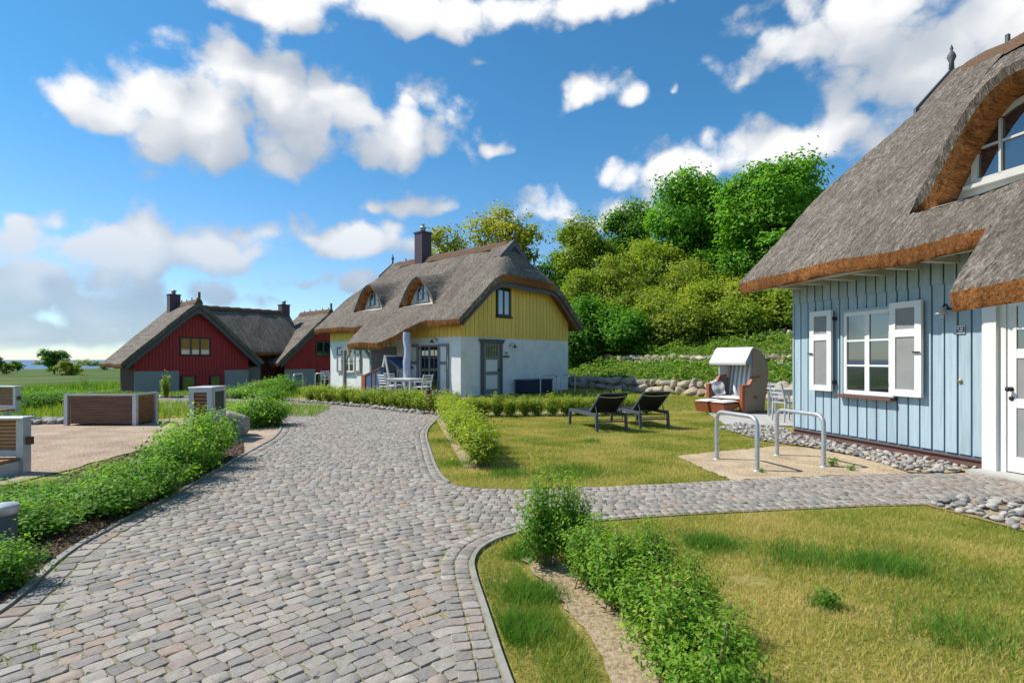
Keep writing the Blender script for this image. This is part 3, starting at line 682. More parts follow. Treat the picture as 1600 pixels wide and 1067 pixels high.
# ------------------------------------------------------------------ thatched roofs
def smin(a, b, r):
    h = np.clip(0.5 + 0.5 * (b - a) / r, 0, 1); return b + (a - b) * h - r * h * (1 - h)
def bell(d): d = np.clip(np.abs(d), 0, 1); return (0.5 + 0.5 * np.cos(np.pi * d)) ** 0.5
class Roof:
    """ridge along x, front eave at y<0; heights are those of the reed surface"""
    def __init__(s, L, D, oe, oh, ze, k, zhe=None, xr=0.7, hipL=True, hipR=True, hoods=(), yw=None, depth=0.4, canopy=None, th=0.30, dx=0.1, n1=20, n2=14, M=None):
        s.__dict__.update(locals()); s.yr = D / 2; s.zr = ze + k * (D / 2 + oe)
        s.kh = (s.zr - zhe) / (xr + oh) if zhe else None
        if s.yw is None: s.yw = 0.3
    def base(s, x, y):
        x = np.asarray(x, float); y = np.asarray(y, float); yy = np.minimum(y, s.D - y)
        out = np.minimum(yy + s.oe, 0)
        z = s.ze + s.k * np.maximum(yy + s.oe, 0) + s.k * .88 * out
        z = z + 0.05 * np.exp(-((yy + s.oe) / .35) ** 2) * 0       # straight eave
        z = z - 0.10 * np.exp(-((s.yr - yy) / .35) ** 2)
        if s.zhe:
            if s.hipL: z = smin(z, s.zhe + s.kh * (x + s.oh), .45)
            if s.hipR: z = smin(z, s.zhe + s.kh * (s.L + s.oh - x), .45)
        return z + 0.02 * np.sin(x * 1.7 + y) + 0.015 * np.sin(x * 3.1 - y * 2.3)
    def hood_z(s, x, y):
        zs = np.full(np.broadcast(np.asarray(x, float), np.asarray(y, float)).shape, -99.0); pm = np.zeros_like(zs)
        for (xc, Rh, H) in s.hoods:
            p = bell((np.asarray(x) - xc) / Rh) * np.ones_like(zs)
            z = s.base(x, s.yw) + H * p + 0.22 * (np.asarray(y) - s.yw) * p ** .5
            z = np.where(np.abs(np.asarray(x) - xc) < Rh, z, -99); zs = np.maximum(zs, z); pm = np.maximum(pm, np.where(np.abs(np.asarray(x) - xc) < Rh, p, 0))
        return zs, pm
    def top(s, x, y):
        b = s.base(x, y)
        if not s.hoods: return b
        h, pm = s.hood_z(x, y); r_ = 0.02 + 0.5 * np.sqrt(pm) * np.clip((np.asarray(y) - s.yw) / .5, 0, 1)
        return np.where(h < -50, b, -smin(-b, -h, r_))
    def ystart(s, x):
        y = np.full_like(np.asarray(x, float), -s.oe)
        if s.canopy:
            xa, xb, ce, wl, wr = s.canopy
            f = S(x, xa, xa + wl) * (1 - S(x, xb - wr, xb)); y = y - ce * f
        return y
    def build(s, parent, name='roof'):
        e = [-s.oh, s.L + s.oh]; xs = list(np.arange(-s.oh, s.L + s.oh, s.dx)) + [s.L + s.oh]
        for (xc, Rh, H) in s.hoods: xs += list(np.arange(xc - Rh, xc + Rh, s.dx * .5))
        if s.canopy: xs += list(np.linspace(s.canopy[0], s.canopy[0] + s.canopy[3], 9)) + list(np.linspace(s.canopy[1] - s.canopy[4], s.canopy[1], 14))
        xs = np.unique(np.round(xs, 3)); xs = xs[np.r_[True, np.diff(xs) > 0.012]]; n = len(xs)
        ys0 = s.ystart(xs)
        V, Fc, Mi = [], [], []
        def grid(P, mi, flip=False):
            o = sum(len(v) for v in V); r_, c = P.shape[:2]; V.append(P.reshape(-1, 3)); id_ = o + np.arange(r_ * c).reshape(r_, c)
            q = np.stack([id_[:-1, :-1], id_[:-1, 1:], id_[1:, 1:], id_[1:, :-1]], -1).reshape(-1, 4)
            Fc.append(q[:, ::-1] if flip else q); Mi.append(np.full(len(q), mi)); return id_
        t2 = np.linspace(0, 1, s.n2)[:, None]; t1 = np.linspace(0, 1, s.n1)[:, None]
        Xl = np.repeat(xs[None], s.n2, 0); Yl = ys0[None] + (s.yw - ys0[None]) * t2; Zl = s.base(Xl, Yl)
        Zl[0] -= 0.03
        Xu = np.repeat(xs[None], s.n1, 0); Yu = s.yw + (s.yr - s.yw) * t1 + 0 * Xu; Zu = s.top(Xu, Yu)
        jit = lambda Z: Z + rng.normal(0, .008, Z.shape)
        Zl = jit(Zl); Zu2 = jit(Zu); 
        flat = (Zu[0] - s.base(xs, np.full(n, s.yw))) < 0.01
        Zu2[0] = np.where(flat, Zl[-1], Zu2[0])
        grid(np.stack([Xl, Yl, Zl], -1), 0); grid(np.stack([Xu, Yu, Zu2], -1), 0)
        # underside
        Yall = np.vstack([Yl, Yu[1:]]); Xall = np.vstack([Xl, Xu[1:]]); tt = np.linspace(0, 1, len(Yall))[:, None]
        inset = s.th * .22 * (1 - tt) ** 6; Yun = Yall + inset; Zun = s.base(Xall, Yun) - s.th * 1.15
        grid(np.stack([Xall, Yun, Zun], -1), 1, True)
        # eave cut: slightly rounded
        lip = np.stack([np.stack([Xl[0], Yl[0], Zl[0]], -1), np.stack([Xl[0], Yl[0] + .02, Zl[0] - .09], -1), np.stack([Xl[0], Yun[0] * .6 + Yl[0] * .4, Zun[0] * .72 + Zl[0] * .28 - .03], -1), np.stack([Xl[0], Yun[0], Zun[0]], -1)])
        lip[1:3] += rng.normal(0, .011, lip[1:3].shape); grid(lip, 1, True)
        # back half
        nb = 8; Yb = s.yr + (s.D + s.oe - s.yr) * np.linspace(0, 1, nb)[:, None] + 0 * xs[None]; Xb = np.repeat(xs[None], nb, 0)
        Zb = s.base(Xb, Yb); grid(np.stack([Xb, Yb, Zb], -1), 0); 
        Ybu = Yb - s.th * .7 * np.linspace(0, 1, nb)[:, None] ** 6; Zbu = s.base(Xb, Ybu) - s.th * 1.15
        grid(np.stack([Xb, Ybu, Zbu], -1), 1, True)
        grid(np.stack([np.stack([Xb[-1], Yb[-1], Zb[-1]], -1), np.stack([Xb[-1], Ybu[-1], Zbu[-1]], -1)]), 1)
        # verge closures
        for c in (0, -1):
            Pt = np.vstack([np.stack([Xl[:, c], Yl[:, c], Zl[:, c]], -1), np.stack([Xu[1:, c], Yu[1:, c], Zu2[1:, c]], -1), np.stack([Xb[1:, c], Yb[1:, c], Zb[1:, c]], -1)])
            Pb = np.vstack([np.stack([Xall[:, c], Yun[:, c], Zun[:, c]], -1), np.stack([Xb[1:, c], Ybu[1:, c], Zbu[1:, c]], -1)])
            sgn = -1 if c == 0 else 1
            Pb[:, 0] -= sgn * 0.06
            o = sum(len(v) for v in V); V.append(np.vstack([Pt, Pb])); m_ = len(Pt)
            q = np.array([(o + i, o + m_ + i, o + m_ + i + 1, o + i + 1) for i in range(m_ - 1)])
            hipflat = np.abs(np.diff(Pt[:, 2]) / (np.abs(np.diff(Pt[:, 1])) + 1e-6)) < s.k * .5
            Fc.append(q if c == 0 else q[:, ::-1]); Mi.append(np.where(hipflat, 1, 0))
        # hoods: reed rim, soffit, window wall, sill
        walls = []
        for (xc, Rh, H) in s.hoods:
            sel = np.where(np.abs(xs - xc) < Rh - .001)[0]; sel = np.r_[sel[0] - 1, sel, sel[-1] + 1]; X_ = xs[sel]
            zo = Zu2[0][sel]; zb_ = s.base(X_, np.full(len(X_), s.yw)); rin = s.rim; Ri = Rh - rin * 1.25
            zi = np.minimum(zo - 0.02, zb_ + (H - rin) * bell((X_ - xc) / Ri)); zi = np.where(np.abs(X_ - xc) < Ri, zi, zb_)
            zi = np.minimum(zi, zo); ysl = s.depth
            r0 = np.stack([X_, np.full_like(X_, s.yw), zo], -1); rm = np.stack([X_, np.full_like(X_, s.yw + .05), (zo + zi) / 2], -1)
            r1 = np.stack([X_, np.full_like(X_, s.yw + .14), zi], -1); r2_ = np.stack([X_, np.full_like(X_, s.yw + ysl), np.maximum(zi - .03, 0)], -1)
            grid(np.stack([r0, rm]), 0, True); grid(np.stack([rm, r1]), 2, True); grid(np.stack([r1, r2_]), 2, True)
            ins = np.abs(X_ - xc) < Ri + .02
            Xs = X_[ins]; nb2 = 4; Yy = s.yw + ysl * np.linspace(0, 1, nb2)[:, None] + 0 * Xs[None]
            # sill apron continues the roof slope more gently up to the window
            zs0 = s.base(Xs, np.full(len(Xs), s.yw)); sill = np.stack([np.repeat(Xs[None], nb2, 0), Yy, zs0[None] + .012 + .30 * (Yy - s.yw)], -1); grid(sill, 3)
            walls.append((xc, Xs, sill[-1][:, 2], np.maximum(zi - .03, 0)[ins]))
        Vn = np.vstack(V); Fn = np.vstack(Fc)
        me = np_mesh(name, Vn if s.M is None else np.array([tuple(s.M @ Vector(p)) for p in Vn]), Fn, ['thatch', 'thatch_cut', 'thatch_hood', 'lead_sill'], smooth=True)
        me.polygons.foreach_set('material_index', np.concatenate(Mi).astype(np.int32)); me.update()
        s.obj = link(name, me, parent); s.hood_walls = walls
        return s.obj
    def under(s, x, y): return s.base(x, y) - s.th * 1.15
Roof.rim = 0.22
def verge_board(rf, parent, right=True, n=40, drop=0.26, mat='grey_wood'):
    """board following the verge (and the short hip eave)"""
    x = (rf.L + rf.oh - .10) if right else (-rf.oh + .10); s_ = 1 if right else -1
    ys = np.linspace(-rf.oe + .30, rf.D + rf.oe - .30, n); zt = rf.base(np.full(n, x + s_ * .1), ys) - rf.th * 1.15 + .06
    mb = MB(rf.M)
    V = []
    for y, z in zip(ys, zt): V += [(x - s_ * .05, y, z), (x, y, z), (x, y, z - drop), (x - s_ * .05, y, z - drop)]
    mb.add(V, [(4 * i + k, 4 * i + (k + 1) % 4, 4 * i + 4 + (k + 1) % 4, 4 * i + 4 + k) for i in range(n - 1) for k in range(4)] + [(0, 1, 2, 3), (4 * n - 4, 4 * n - 3, 4 * n - 2, 4 * n - 1)])
    return mb.build('barge_board', mat, parent)
def ridge_parts(rf, parent, gabletR=True, gabletL=True, pegs=7):
    M = rf.M; x0 = rf.xr if rf.zhe and rf.hipL else -rf.oh; x1 = rf.L - rf.xr if rf.zhe and rf.hipR else rf.L + rf.oh
    z = rf.zr - .10; y = rf.yr
    mb = MB(M); n = 26; V = []
    for i in range(n):
        x = x0 + (x1 - x0) * i / (n - 1); j = .025 * math.sin(i * 2.1)
        V += [(x, y - .26, z - .17 + j), (x, y - .13, z + .10 + j), (x, y, z + .19 + j), (x, y + .13, z + .10 + j), (x, y + .26, z - .17 + j)]
    mb.add(V, [(5 * i + k, 5 * i + k + 1, 5 * i + 6 + k, 5 * i + 5 + k) for i in range(n - 1) for k in range(4)] + [(0, 1, 2, 3, 4), tuple(5 * n - 5 + k for k in range(5))])
    rc = mb.build('ridge_cap', 'heather', parent)
    for i in range(pegs):
        x = x0 + (x1 - x0) * (i + .6) / pegs
        MB(M).beam((x, y, z + .05), (x, y, z + .30 + .04 * (i % 2)), .06, .06).build('ridge_peg', 'grey_wood', rc)
    for on, xg, sg in ((gabletL, x0, -1), (gabletR, x1, 1)):
        if not on: continue
        xg += sg * .38; wv = .95; ap = z + .22; k = rf.k * 1.02
        g1 = MB(M)
        for sd in (-1, 1):
            V = [(xg, y, ap), (xg, y + sd * wv, ap - k * wv), (xg, y + sd * wv, ap - k * wv - .26), (xg, y, ap - .34)]
            V += [(v[0] - sg * .05, v[1], v[2]) for v in V]
            g1.add(V, [(0, 1, 2, 3), (7, 6, 5, 4), (0, 4, 5, 1), (1, 5, 6, 2), (2, 6, 7, 3), (3, 7, 4, 0)])
        gb = g1.build('gablet_board', 'grey_wood', parent)
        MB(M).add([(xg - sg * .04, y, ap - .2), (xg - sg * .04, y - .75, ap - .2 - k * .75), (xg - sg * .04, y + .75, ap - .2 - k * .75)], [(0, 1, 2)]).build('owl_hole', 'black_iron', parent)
        MB(M).lathe([(.0, -.15), (.055, -.15), (.045, .12), (.085, .22), (.06, .30), (.02, .36), (.035, .40), (0, .50)], 8, (xg - sg * .03, y, ap)).build('finial', 'grey_wood', gb)
        # small reed saddle that carries the ridge out to the boards
        sd = MB(M); xi = xg - sg * 1.2
        sd.add([(xg - sg * .05, y, ap - .05), (xg - sg * .05, y - .9, ap - .08 - k * .9), (xg - sg * .05, y + .9, ap - .08 - k * .9), (xi, y, ap - .10), (xi, y - .9, ap - .13 - k * .9), (xi, y + .9, ap - .13 - k * .9)], [(0, 1, 4, 3), (0, 3, 5, 2)])
        sd.build('gablet_reed', 'thatch', parent)
def dormer_window(rf, parent, i, arch_w, arch_h, frame='cream_frame', clad='cream_frame'):
    xc, Xs, zlo, zhi = rf.hood_walls[i]; y = rf.yw + rf.depth - .02; M = rf.M
    mb = MB(M); V = []
    for x, a, b in zip(Xs, zlo - .1, zhi + .05): V += [(x, y, a), (x, y, b)]
    mb.add(V, [(2 * j, 2 * j + 2, 2 * j + 3, 2 * j + 1) for j in range(len(Xs) - 1)])
    wl = mb.build('dormer_wall', clad, parent, recalc=False)
    z0 = float(np.interp(xc, Xs, zlo)) + .10
    def arch(w_, h_, n=18): return [(-w_ / 2, 0), (w_ / 2, 0)] + [(w_ / 2 * math.cos(math.pi * t / n), h_ * .30 + h_ * .70 * math.sin(math.pi * t / n)) for t in range(n + 1)]
    A, B = arch(arch_w, arch_h), arch(arch_w - .16, arch_h - .14)
    wf = MB(M); n = len(A); V = [(xc + p[0], y - .05, z0 + p[1]) for p in A] + [(xc + p[0], y - .05, z0 + .07 + p[1]) for p in B] + [(xc + p[0], y + .01, z0 + p[1]) for p in A] + [(xc + p[0], y + .01, z0 + .07 + p[1]) for p in B]
    Fs = [(j, (j + 1) % n, n + (j + 1) % n, n + j) for j in range(n)] + [(j, 2 * n + j, 2 * n + (j + 1) % n, (j + 1) % n) for j in range(n)] + [(n + j, n + (j + 1) % n, 3 * n + (j + 1) % n, 3 * n + j) for j in range(n)]
    wf.add(V, Fs); wo_ = wf.build('window', frame, parent)
    MB(M).add([(xc + p[0], y - .012, z0 + .07 + p[1]) for p in B], [tuple(range(len(B)))]).build('pane', 'window_glass', wo_)
    for dx in ((-.0,) if arch_w < 1.0 else (-.0, -arch_w * .26, arch_w * .26)):
        hh = arch_h * (.98 if dx == 0 else .86)
        MB(M).cbox((xc + dx, y - .025, z0 + hh / 2), (.065 if dx == 0 else .03, .05, hh - .1)).build('glazing_bar', frame, wo_)
    for zz in ((.36, .66) if arch_w < 1.0 else (.5,)):
        MB(M).cbox((xc, y - .022, z0 + arch_h * zz), (arch_w - .18 - (.12 if zz > .6 else 0), .04, .03)).build('glazing_bar', frame, wo_)
    MB(M).box((xc - arch_w / 2 - .08, y - .10, z0 - .05), (xc + arch_w / 2 + .08, y + .0, z0 + .0)).build('window_sill', frame, wo_)
def window(parent, M, x0, x1, z0, z1, y=0.0, nx=2, nz=3, frame='white_paint', fw=.07, mull=.09, sill='brown_plinth', recess=.06, name='window', bar=.03, muntin=True):
    """rectangular casement in plane y (outside is -y)"""
    wf = MB(M); yo, yi = y - .015 + recess, y + .05 + recess
    wf.box((x0, yo, z0), (x0 + fw, yi, z1)).box((x1 - fw, yo, z0), (x1, yi, z1)).box((x0 + fw, yo + .002, z0), (x1 - fw, yi, z0 + fw)).box((x0 + fw, yo + .002, z1 - fw), (x1 - fw, yi, z1))
    o = wf.build(name, frame, parent); wi = (x1 - x0 - 2 * fw)
    for i in range(1, nx):
        xm = x0 + fw + wi * i / nx; MB(M).box((xm - mull / 2, yo + .004, z0 + fw), (xm + mull / 2, yi - .004, z1 - fw)).build('mullion', frame, o)
    for i in range(nx):
        a = x0 + fw + wi * i / nx + (mull / 2 if i else 0); b = x0 + fw + wi * (i + 1) / nx - (mull / 2 if i < nx - 1 else 0)
        MB(M).box((a, yo + .022, z0 + fw), (b, yo + .03, z1 - fw)).build('pane', 'window_glass', o)
        if muntin:
            for k in range(1, nz):
                zz = z0 + fw + (z1 - z0 - 2 * fw) * k / nz; MB(M).box((a, yo + .008, zz - bar / 2), (b, yo + .02, zz + bar / 2)).build('glazing_bar', frame, o)
    if sill: MB(M).box((x0 - .06, y - .11, z0 - .06), (x1 + .06, y + .03, z0 - .008)).build('window_sill', sill, o)
    return o
def shutter(parent, M, x0, x1, z0, z1, y, frame='white_paint', panel='slate_grey', split=.33, hinge_left=True, th=.045):
    mb = MB(M); st = (x1 - x0) * .2; zs = z1 - (z1 - z0) * split
    mb.box((x0, y - th, z0), (x0 + st, y, z1)).box((x1 - st, y - th, z0), (x1, y, z1))
    for a, b in ((z0, z0 + st), (zs - st * .55, zs + st * .55), (z1 - st * .9, z1)): mb.box((x0 + st, y - th + .002, a), (x1 - st, y - .002, b))
    o = mb.build('shutter', frame, parent)
    for a, b in ((z0 + st, zs - st * .55), (zs + st * .55, z1 - st * .9)): MB(M).box((x0 + st, y - th + .018, a), (x1 - st, y - .015, b)).build('panel', panel, o)
    xh = x0 if hinge_left else x1; sg = -1 if hinge_left else 1
    for zz in (z0 + .16, z1 - .16): MB(M).box((xh - .03, y - .02, zz - .03), (xh + .03, y + .06, zz + .03)).build('hinge', 'black_iron', o)
    xl = x1 - .05 if hinge_left else x0 + .05
    MB(M).beam((xl - .07, y - th - .02, (z0 + z1) / 2 - .05), (xl + .04, y - th - .02, (z0 + z1) / 2 - .05), .018, .022).build('latch', 'black_iron', o)
    return o
def boards(parent, M, along, a0, a1, zlo, zhi, y, pitch, wd, mat, face=-1, name='board', proud=.022, joined=False, skip=()):
    """vertical boards; along='x' (plane y) or 'y' (plane x=y arg); zlo/zhi functions of the coordinate"""
    n = max(1, int(round((a1 - a0) / pitch))); p = (a1 - a0) / n; J = MB(M)
    for i in range(n):
        c0 = a0 + p * i + (p - wd) / 2; c1 = c0 + wd; zt0, zt1 = zhi(c0), zhi(c1); zb0 = zlo((c0 + c1) / 2)
        segs = [(zb0, None)]
        for (s0, s1, b0, b1) in skip:
            if c0 < s1 and c1 > s0: segs = [(zb0, b0), (b1, None)]
        for (lo, hi) in segs:
            t0, t1 = (zt0, zt1) if hi is None else (hi, hi)
            if min(t0, t1) - lo < .03: continue
            q = [(c0, lo), (c1, lo), (c1, t1), (c0, t0)]; pr = proud + random.uniform(-.003, .003)
            V = [((c, y, z) if along == 'x' else (y, c, z)) for c, z in q]
            V += [((c, y + face * pr, z) if along == 'x' else (y + face * pr, c, z)) for c, z in q]
            mb = J if joined else MB(M)
            mb.add(V, [(0, 1, 2, 3), (4, 7, 6, 5), (0, 4, 5, 1), (1, 5, 6, 2), (2, 6, 7, 3), (3, 7, 4, 0)])
            if not joined: mb.build(name, mat, parent)
    if joined: return tag(J.build(name, mat, parent), kind='stuff')
def wall_lamp(parent, M, p, side, shade='black_iron', k=1.0):
    """swan-neck lamp; p on wall, side = outward unit vector (local), arm swings along the wall too"""
    p = Vector(p); s_ = Vector(side); mb = MB(M)
    pts = [p + s_ * (.02 + .22 * k * t) + Vector((0, 0, .13 * k * math.sin(math.pi * t))) for t in (0, .25, .5, .75, 1)]
    mb.tube(pts, .012, 6); o = mb.build('wall_lamp', 'black_iron', parent)
    e = pts[-1]
    MB(M).lathe([(.02, .04), (.035, .03), (.05, -.02), (.13 * k, -.06), (.13 * k, -.07), (.02, -.03)], 14, tuple(e)).build('lamp_shade', shade, o)
    MB(M).lathe([(.005, -.14), (.03, -.12), (.035, -.07), (.02, -.04)], 10, tuple(e)).build('bulb_glass', 'lamp_glass', o)
    MB(M).lathe([(.045, 0), (.045, .02), (.0, .025)], 10, tuple(p + s_ * .01)).build('rosette', 'black_iron', o)

# ------------------------------------------------------------------ BLUE HOUSE (right)
bx = Vector((0.218, -0.976, 0)).normalized()
BLUE = empty('blue_house', (5.63, 10.88, 0), math.atan2(bx.y, bx.x), 'pale blue boarded house with thatched roof, white shuttered window and white door', 'house')
L_, D_ = 9.5, 7.4
rb = Roof(L_, D_, .80, .62, 3.12, .982, zhe=5.3, xr=.55, hoods=[(4.04, 1.38, 1.52)], yw=-.2, depth=.46, canopy=(4.18, 7.6, .95, .34, .6), th=.26, dx=.07, n1=46, n2=26)
rb.build(BLUE)
ridge_parts(rb, BLUE)
verge_board(rb, BLUE, False); verge_board(rb, BLUE, True)
dormer_window(rb, BLUE, 0, 1.55, .98)
zt = 3.12
mb = MB(); mb.box((.02, .03, .12), (L_ - .02, D_ - .03, 2.9)); mb.add([(.02, .03, 2.9), (.02, D_ - .03, 2.9), (.02, D_ - 1.6, 5.0), (.02, 1.6, 5.0), (L_ - .02, .03, 2.9), (L_ - .02, D_ - .03, 2.9), (L_ - .02, D_ - 1.6, 5.0), (L_ - .02, 1.6, 5.0)], [(0, 1, 2, 3), (4, 7, 6, 5), (0, 3, 7, 4), (1, 5, 6, 2), (3, 2, 6, 7)])
wallB = mb.build('wall', 'blue_back', BLUE)
W0, W1, WZ0, WZ1 = 1.23, 2.2, .90, 2.33
boards(wallB, None, 'x', .0, 3.60, lambda c: .17, lambda c: 2.66, .03, .19, .160, 'blue_board', skip=[(W0, W1, WZ0 - .02, WZ1 + .02)])
boards(wallB, None, 'x', .0, 3.60, lambda c: 2.60, lambda c: 3.15, .008, .19, .160, 'blue_board')
boards(wallB, None, 'x', 5.35, L_, lambda c: .17, lambda c: 3.1, .03, .19, .160, 'blue_board')
boards(wallB, None, 'y', .0, D_, lambda c: .17, lambda c: float(min(3.2 + 1.0 * min(c, D_ - c), 4.95)), .02, .19, .160, 'blue_board')
MB().box((-.012, -.012, .16), (.02, .10, 3.1)).build('corner_board', 'blue_board', BLUE)
pl = MB(); pl.box((.03, -.02, -.1), (3.6, .05, .115)).box((.03, -.075, .03), (3.6, -.02, .06)).box((.03, -.05, .12), (3.6, .02, .135)); pl.build('plinth', 'brown_plinth', BLUE)
# reveal round the window, window, shutters
rv = MB(); rv.box((W0 - .045, -.02, WZ0 - .02), (W0, .10, WZ1 + .04)).box((W1, -.02, WZ0 - .02), (W1 + .045, .10, WZ1 + .04)).box((W0, -.02, WZ1), (W1, .10, WZ1 + .04)); rv.build('window_reveal', 'blue_board', BLUE)
window(BLUE, None, W0, W1, WZ0, WZ1, 0.0, 2, 3, recess=.012)
shutter(BLUE, None, .53, 1.05, .93, 2.40, -.05, hinge_left=False); shutter(BLUE, None, 2.22, 2.76, .93, 2.40, -.05, hinge_left=True)
# door with white surround
dw = MB(); dw.box((3.605, -.075, .0), (3.78, .03, 3.0)).box((3.78, -.02, .0), (3.86, .03, 2.42)).box((4.82, -.02, 0), (4.90, .03, 2.42)).box((4.90, -.075, 0), (5.08, .03, 3.0)).box((3.86, -.02, 2.3), (4.82, .03, 2.42)).box((3.78, -.02, 2.42), (4.90, .02, 3.0))
dw.build('door_frame', 'white_paint', BLUE)
dr = MB(); st = .11
dr.box((3.86, .0, .05), (3.86 + st, .045, 2.3)).box((4.82 - st, .0, .05), (4.82, .045, 2.3))
for a, b in ((.05, .25), (.88, 1.0), (1.52, 1.64), (2.19, 2.3)): dr.box((3.86 + st, .002, a), (4.82 - st, .043, b))
dro = dr.build('door', 'white_paint', BLUE)
for a, b in ((.25, .88), (1.0, 1.52)): MB().box((3.86 + st, .012, a), (4.82 - st, .035, b)).build('panel', 'slate_grey', dro)
MB().box((3.86 + st, .014, 1.64), (4.82 - st, .03, 2.19)).build('pane', 'window_glass', dro)
MB().box((3.86 + st, .006, 1.89), (4.82 - st, .014, 1.92)).box((4.32, .005, 1.64), (4.35, .0135, 2.19)).build('glazing_bar', 'white_paint', dro)
MB().lathe([(.0, -.0), (.03, .004), (.03, .012), (.012, .02), (.012, .05), (.03, .055), (.034, .07), (.02, .085), (0, .087)], 12).build('door_handle', 'black_iron', dro, loc=(3.915, 0, 1.12)).rotation_euler = (R(90), 0, 0)
MB().lathe([(.0, 0), (.028, .002), (.028, .012), (0, .014)], 12).build('lock', 'black_iron', dro, loc=(3.915, 0, 1.0)).rotation_euler = (R(90), 0, 0)
MB().box((3.6, -.35, -.05), (5.1, .05, .035)).build('door_step', 'patio_slab', BLUE)
# rafter feet under the eave, number plate, door bell, lamp
for i in range(6): MB().box((.25 + .58 * i, -.58, 2.87), (.37 + .58 * i, .02, 2.97)).build('rafter_foot', 'cream_frame', BLUE)
MB().box((-.5, -.70, 2.875), (4.15, -.645, 2.93)).build('eave_lath', 'cream_frame', BLUE)
npl = MB(); npl.box((3.225, -.012, 1.87), (3.33, -.004, 1.98)); npo = npl.build('number_plate', 'plate_white', BLUE)
def digit(segs, x, z, wd, ht, y):
    mb = MB(); s_ = .012
    P = {'a': (0, ht, wd, ht), 'g': (0, ht / 2, wd, ht / 2), 'd': (0, 0, wd, 0), 'f': (0, ht / 2, 0, ht), 'b': (wd, ht / 2, wd, ht), 'e': (0, 0, 0, ht / 2), 'c': (wd, 0, wd, ht / 2)}
    for k in segs:
        x0, z0, x1, z1 = P[k]; mb.box((x + x0 - s_ / 2, y - .003, z + z0 - s_ / 2), (x + x1 + s_ / 2, y, z + z1 + s_ / 2))
    return mb
digit('abged', 3.235, 1.89, .032, .066, -.013).build('numeral', 'ink', npo); digit('abgcd', 3.29, 1.89, .032, .066, -.013).build('numeral', 'ink', npo)
MB().lathe([(0, 0), (.03, .0), (.03, .015), (.018, .02), (0, .02)], 12).build('bell_push', 'brass', BLUE, loc=(3.26, .002, 1.2)).rotation_euler = (R(90), 0, 0)
wall_lamp(BLUE, None, (3.12, .0, 2.22), (.0, -1, 0), 'cream_frame', .6)

# ------------------------------------------------------------------ YELLOW HOUSE (middle)
yx = Vector((0.749, -0.663, 0)).normalized()
YEL = empty('yellow_house', (-9.53, 28.56, 0), math.atan2(yx.y, yx.x), 'white and yellow thatched house with two arched dormers and a dark chimney', 'house')
L_, D_ = 9.96, 7.4
ry = Roof(L_, D_, .62, .58, 3.12, .88, zhe=5.12, xr=.7, hoods=[(3.0, 1.3, 1.28), (6.75, 1.3, 1.28)], yw=.28, depth=.42, canopy=(3.95, 8.55, 1.12, .45, 1.9), th=.30, dx=.12, n1=30, n2=18)
ry.build(YEL); ridge_parts(ry, YEL, pegs=6); verge_board(ry, YEL, True); verge_board(ry, YEL, False)
dormer_window(ry, YEL, 0, .8, .95, 'grey_trim'); dormer_window(ry, YEL, 1, .8, .95, 'grey_trim')
mb = MB(); mb.box((0, 0, -.3), (L_, D_, 2.46)); wl = mb.build('wall', 'white_render', YEL)
def gz(c): return float(min(ry.under(L_, c) + .06, 4.98))
up = MB(); ys = np.linspace(.03, D_ - .03, 24)
for xx in (L_ - .03, .03): up.add([(xx, c, 2.46) for c in ys] + [(xx, c, gz(c) - .02) for c in ys], [(i, i + 1, 25 + i, 24 + i) for i in range(23)])
up.box((.04, .03, 2.46), (L_ - .04, .05, 2.95))
upo = up.build('upper_wall', 'yellow_back', YEL, recalc=False)
GX = L_ - .03
boards(upo, None, 'y', .0, D_, lambda c: 2.44, gz, GX, .255, .235, 'yellow_board', face=1, proud=.05, skip=[(2.06, 3.06, 3.32, 4.68)])
boards(upo, None, 'x', .0, L_, lambda c: 2.44, lambda c: 2.93, .02, .255, .235, 'yellow_board', proud=.045)
# gable window: built in the x plane
Mg = Matrix.Translation((L_ + .02, 0, 0)) @ Matrix.Rotation(R(90), 4, 'Z')
window(YEL, Mg, 2.12, 3.0, 3.40, 4.62, 0, 2, 1, frame='dark_metal', sill='dark_metal', recess=.0, muntin=False, fw=.09)
# gable door (local x of Mg = y of house)
dx0, dx1 = 1.28, 2.28
df = MB(Mg); df.box((dx0 - .16, -.05, 0), (dx0, .0, 2.2)).box((dx1, -.05, 0), (dx1 + .16, .0, 2.2)).box((dx0 - .22, -.08, 2.2), (dx1 + .22, .0, 2.32)).box((dx0 - .28, -.10, 2.32), (dx1 + .28, .0, 2.37))
df.build('door_frame', 'grey_wood', YEL)
d_ = MB(Mg); d_.box((dx0, -.02, .03), (dx0 + .14, .01, 2.2)).box((dx1 - .14, -.02, .03), (dx1, .01, 2.2))
for a, b in ((.03, .25), (.85, 1.0), (1.5, 1.62), (2.1, 2.2)): d_.box((dx0 + .14, -.018, a), (dx1 - .14, .01, b))
do = d_.build('door', 'grey_trim', YEL)
for a, b in ((.25, .85), (1.0, 1.5)): MB(Mg).box((dx0 + .14, -.008, a), (dx1 - .14, .008, b)).build('panel', 'white_paint', do)
MB(Mg).box((dx0 + .14, -.006, 1.62), (dx1 - .14, .006, 2.1)).build('pane', 'window_glass', do)
gb = MB(Mg)
for i in range(4): gb.box((dx0 + .22 + .16 * i, -.014, 1.62), (dx0 + .27 + .16 * i, -.0065, 2.1))
gb.build('glazing_bar', 'grey_trim', do)
MB(Mg).box((dx1 - .10, -.07, 1.0), (dx1 - .05, -.02, 1.1)).box((dx1 - .17, -.075, 1.04), (dx1 - .05, -.055, 1.065)).build('door_handle', 'black_iron', do)
wall_lamp(YEL, None, (L_ + .01, 2.95, 2.12), (.85, .53, 0))
pq = MB(Mg).box((2.52, -.02, 1.60), (2.92, .0, 1.68)).build('name_plate', 'anthracite', YEL)
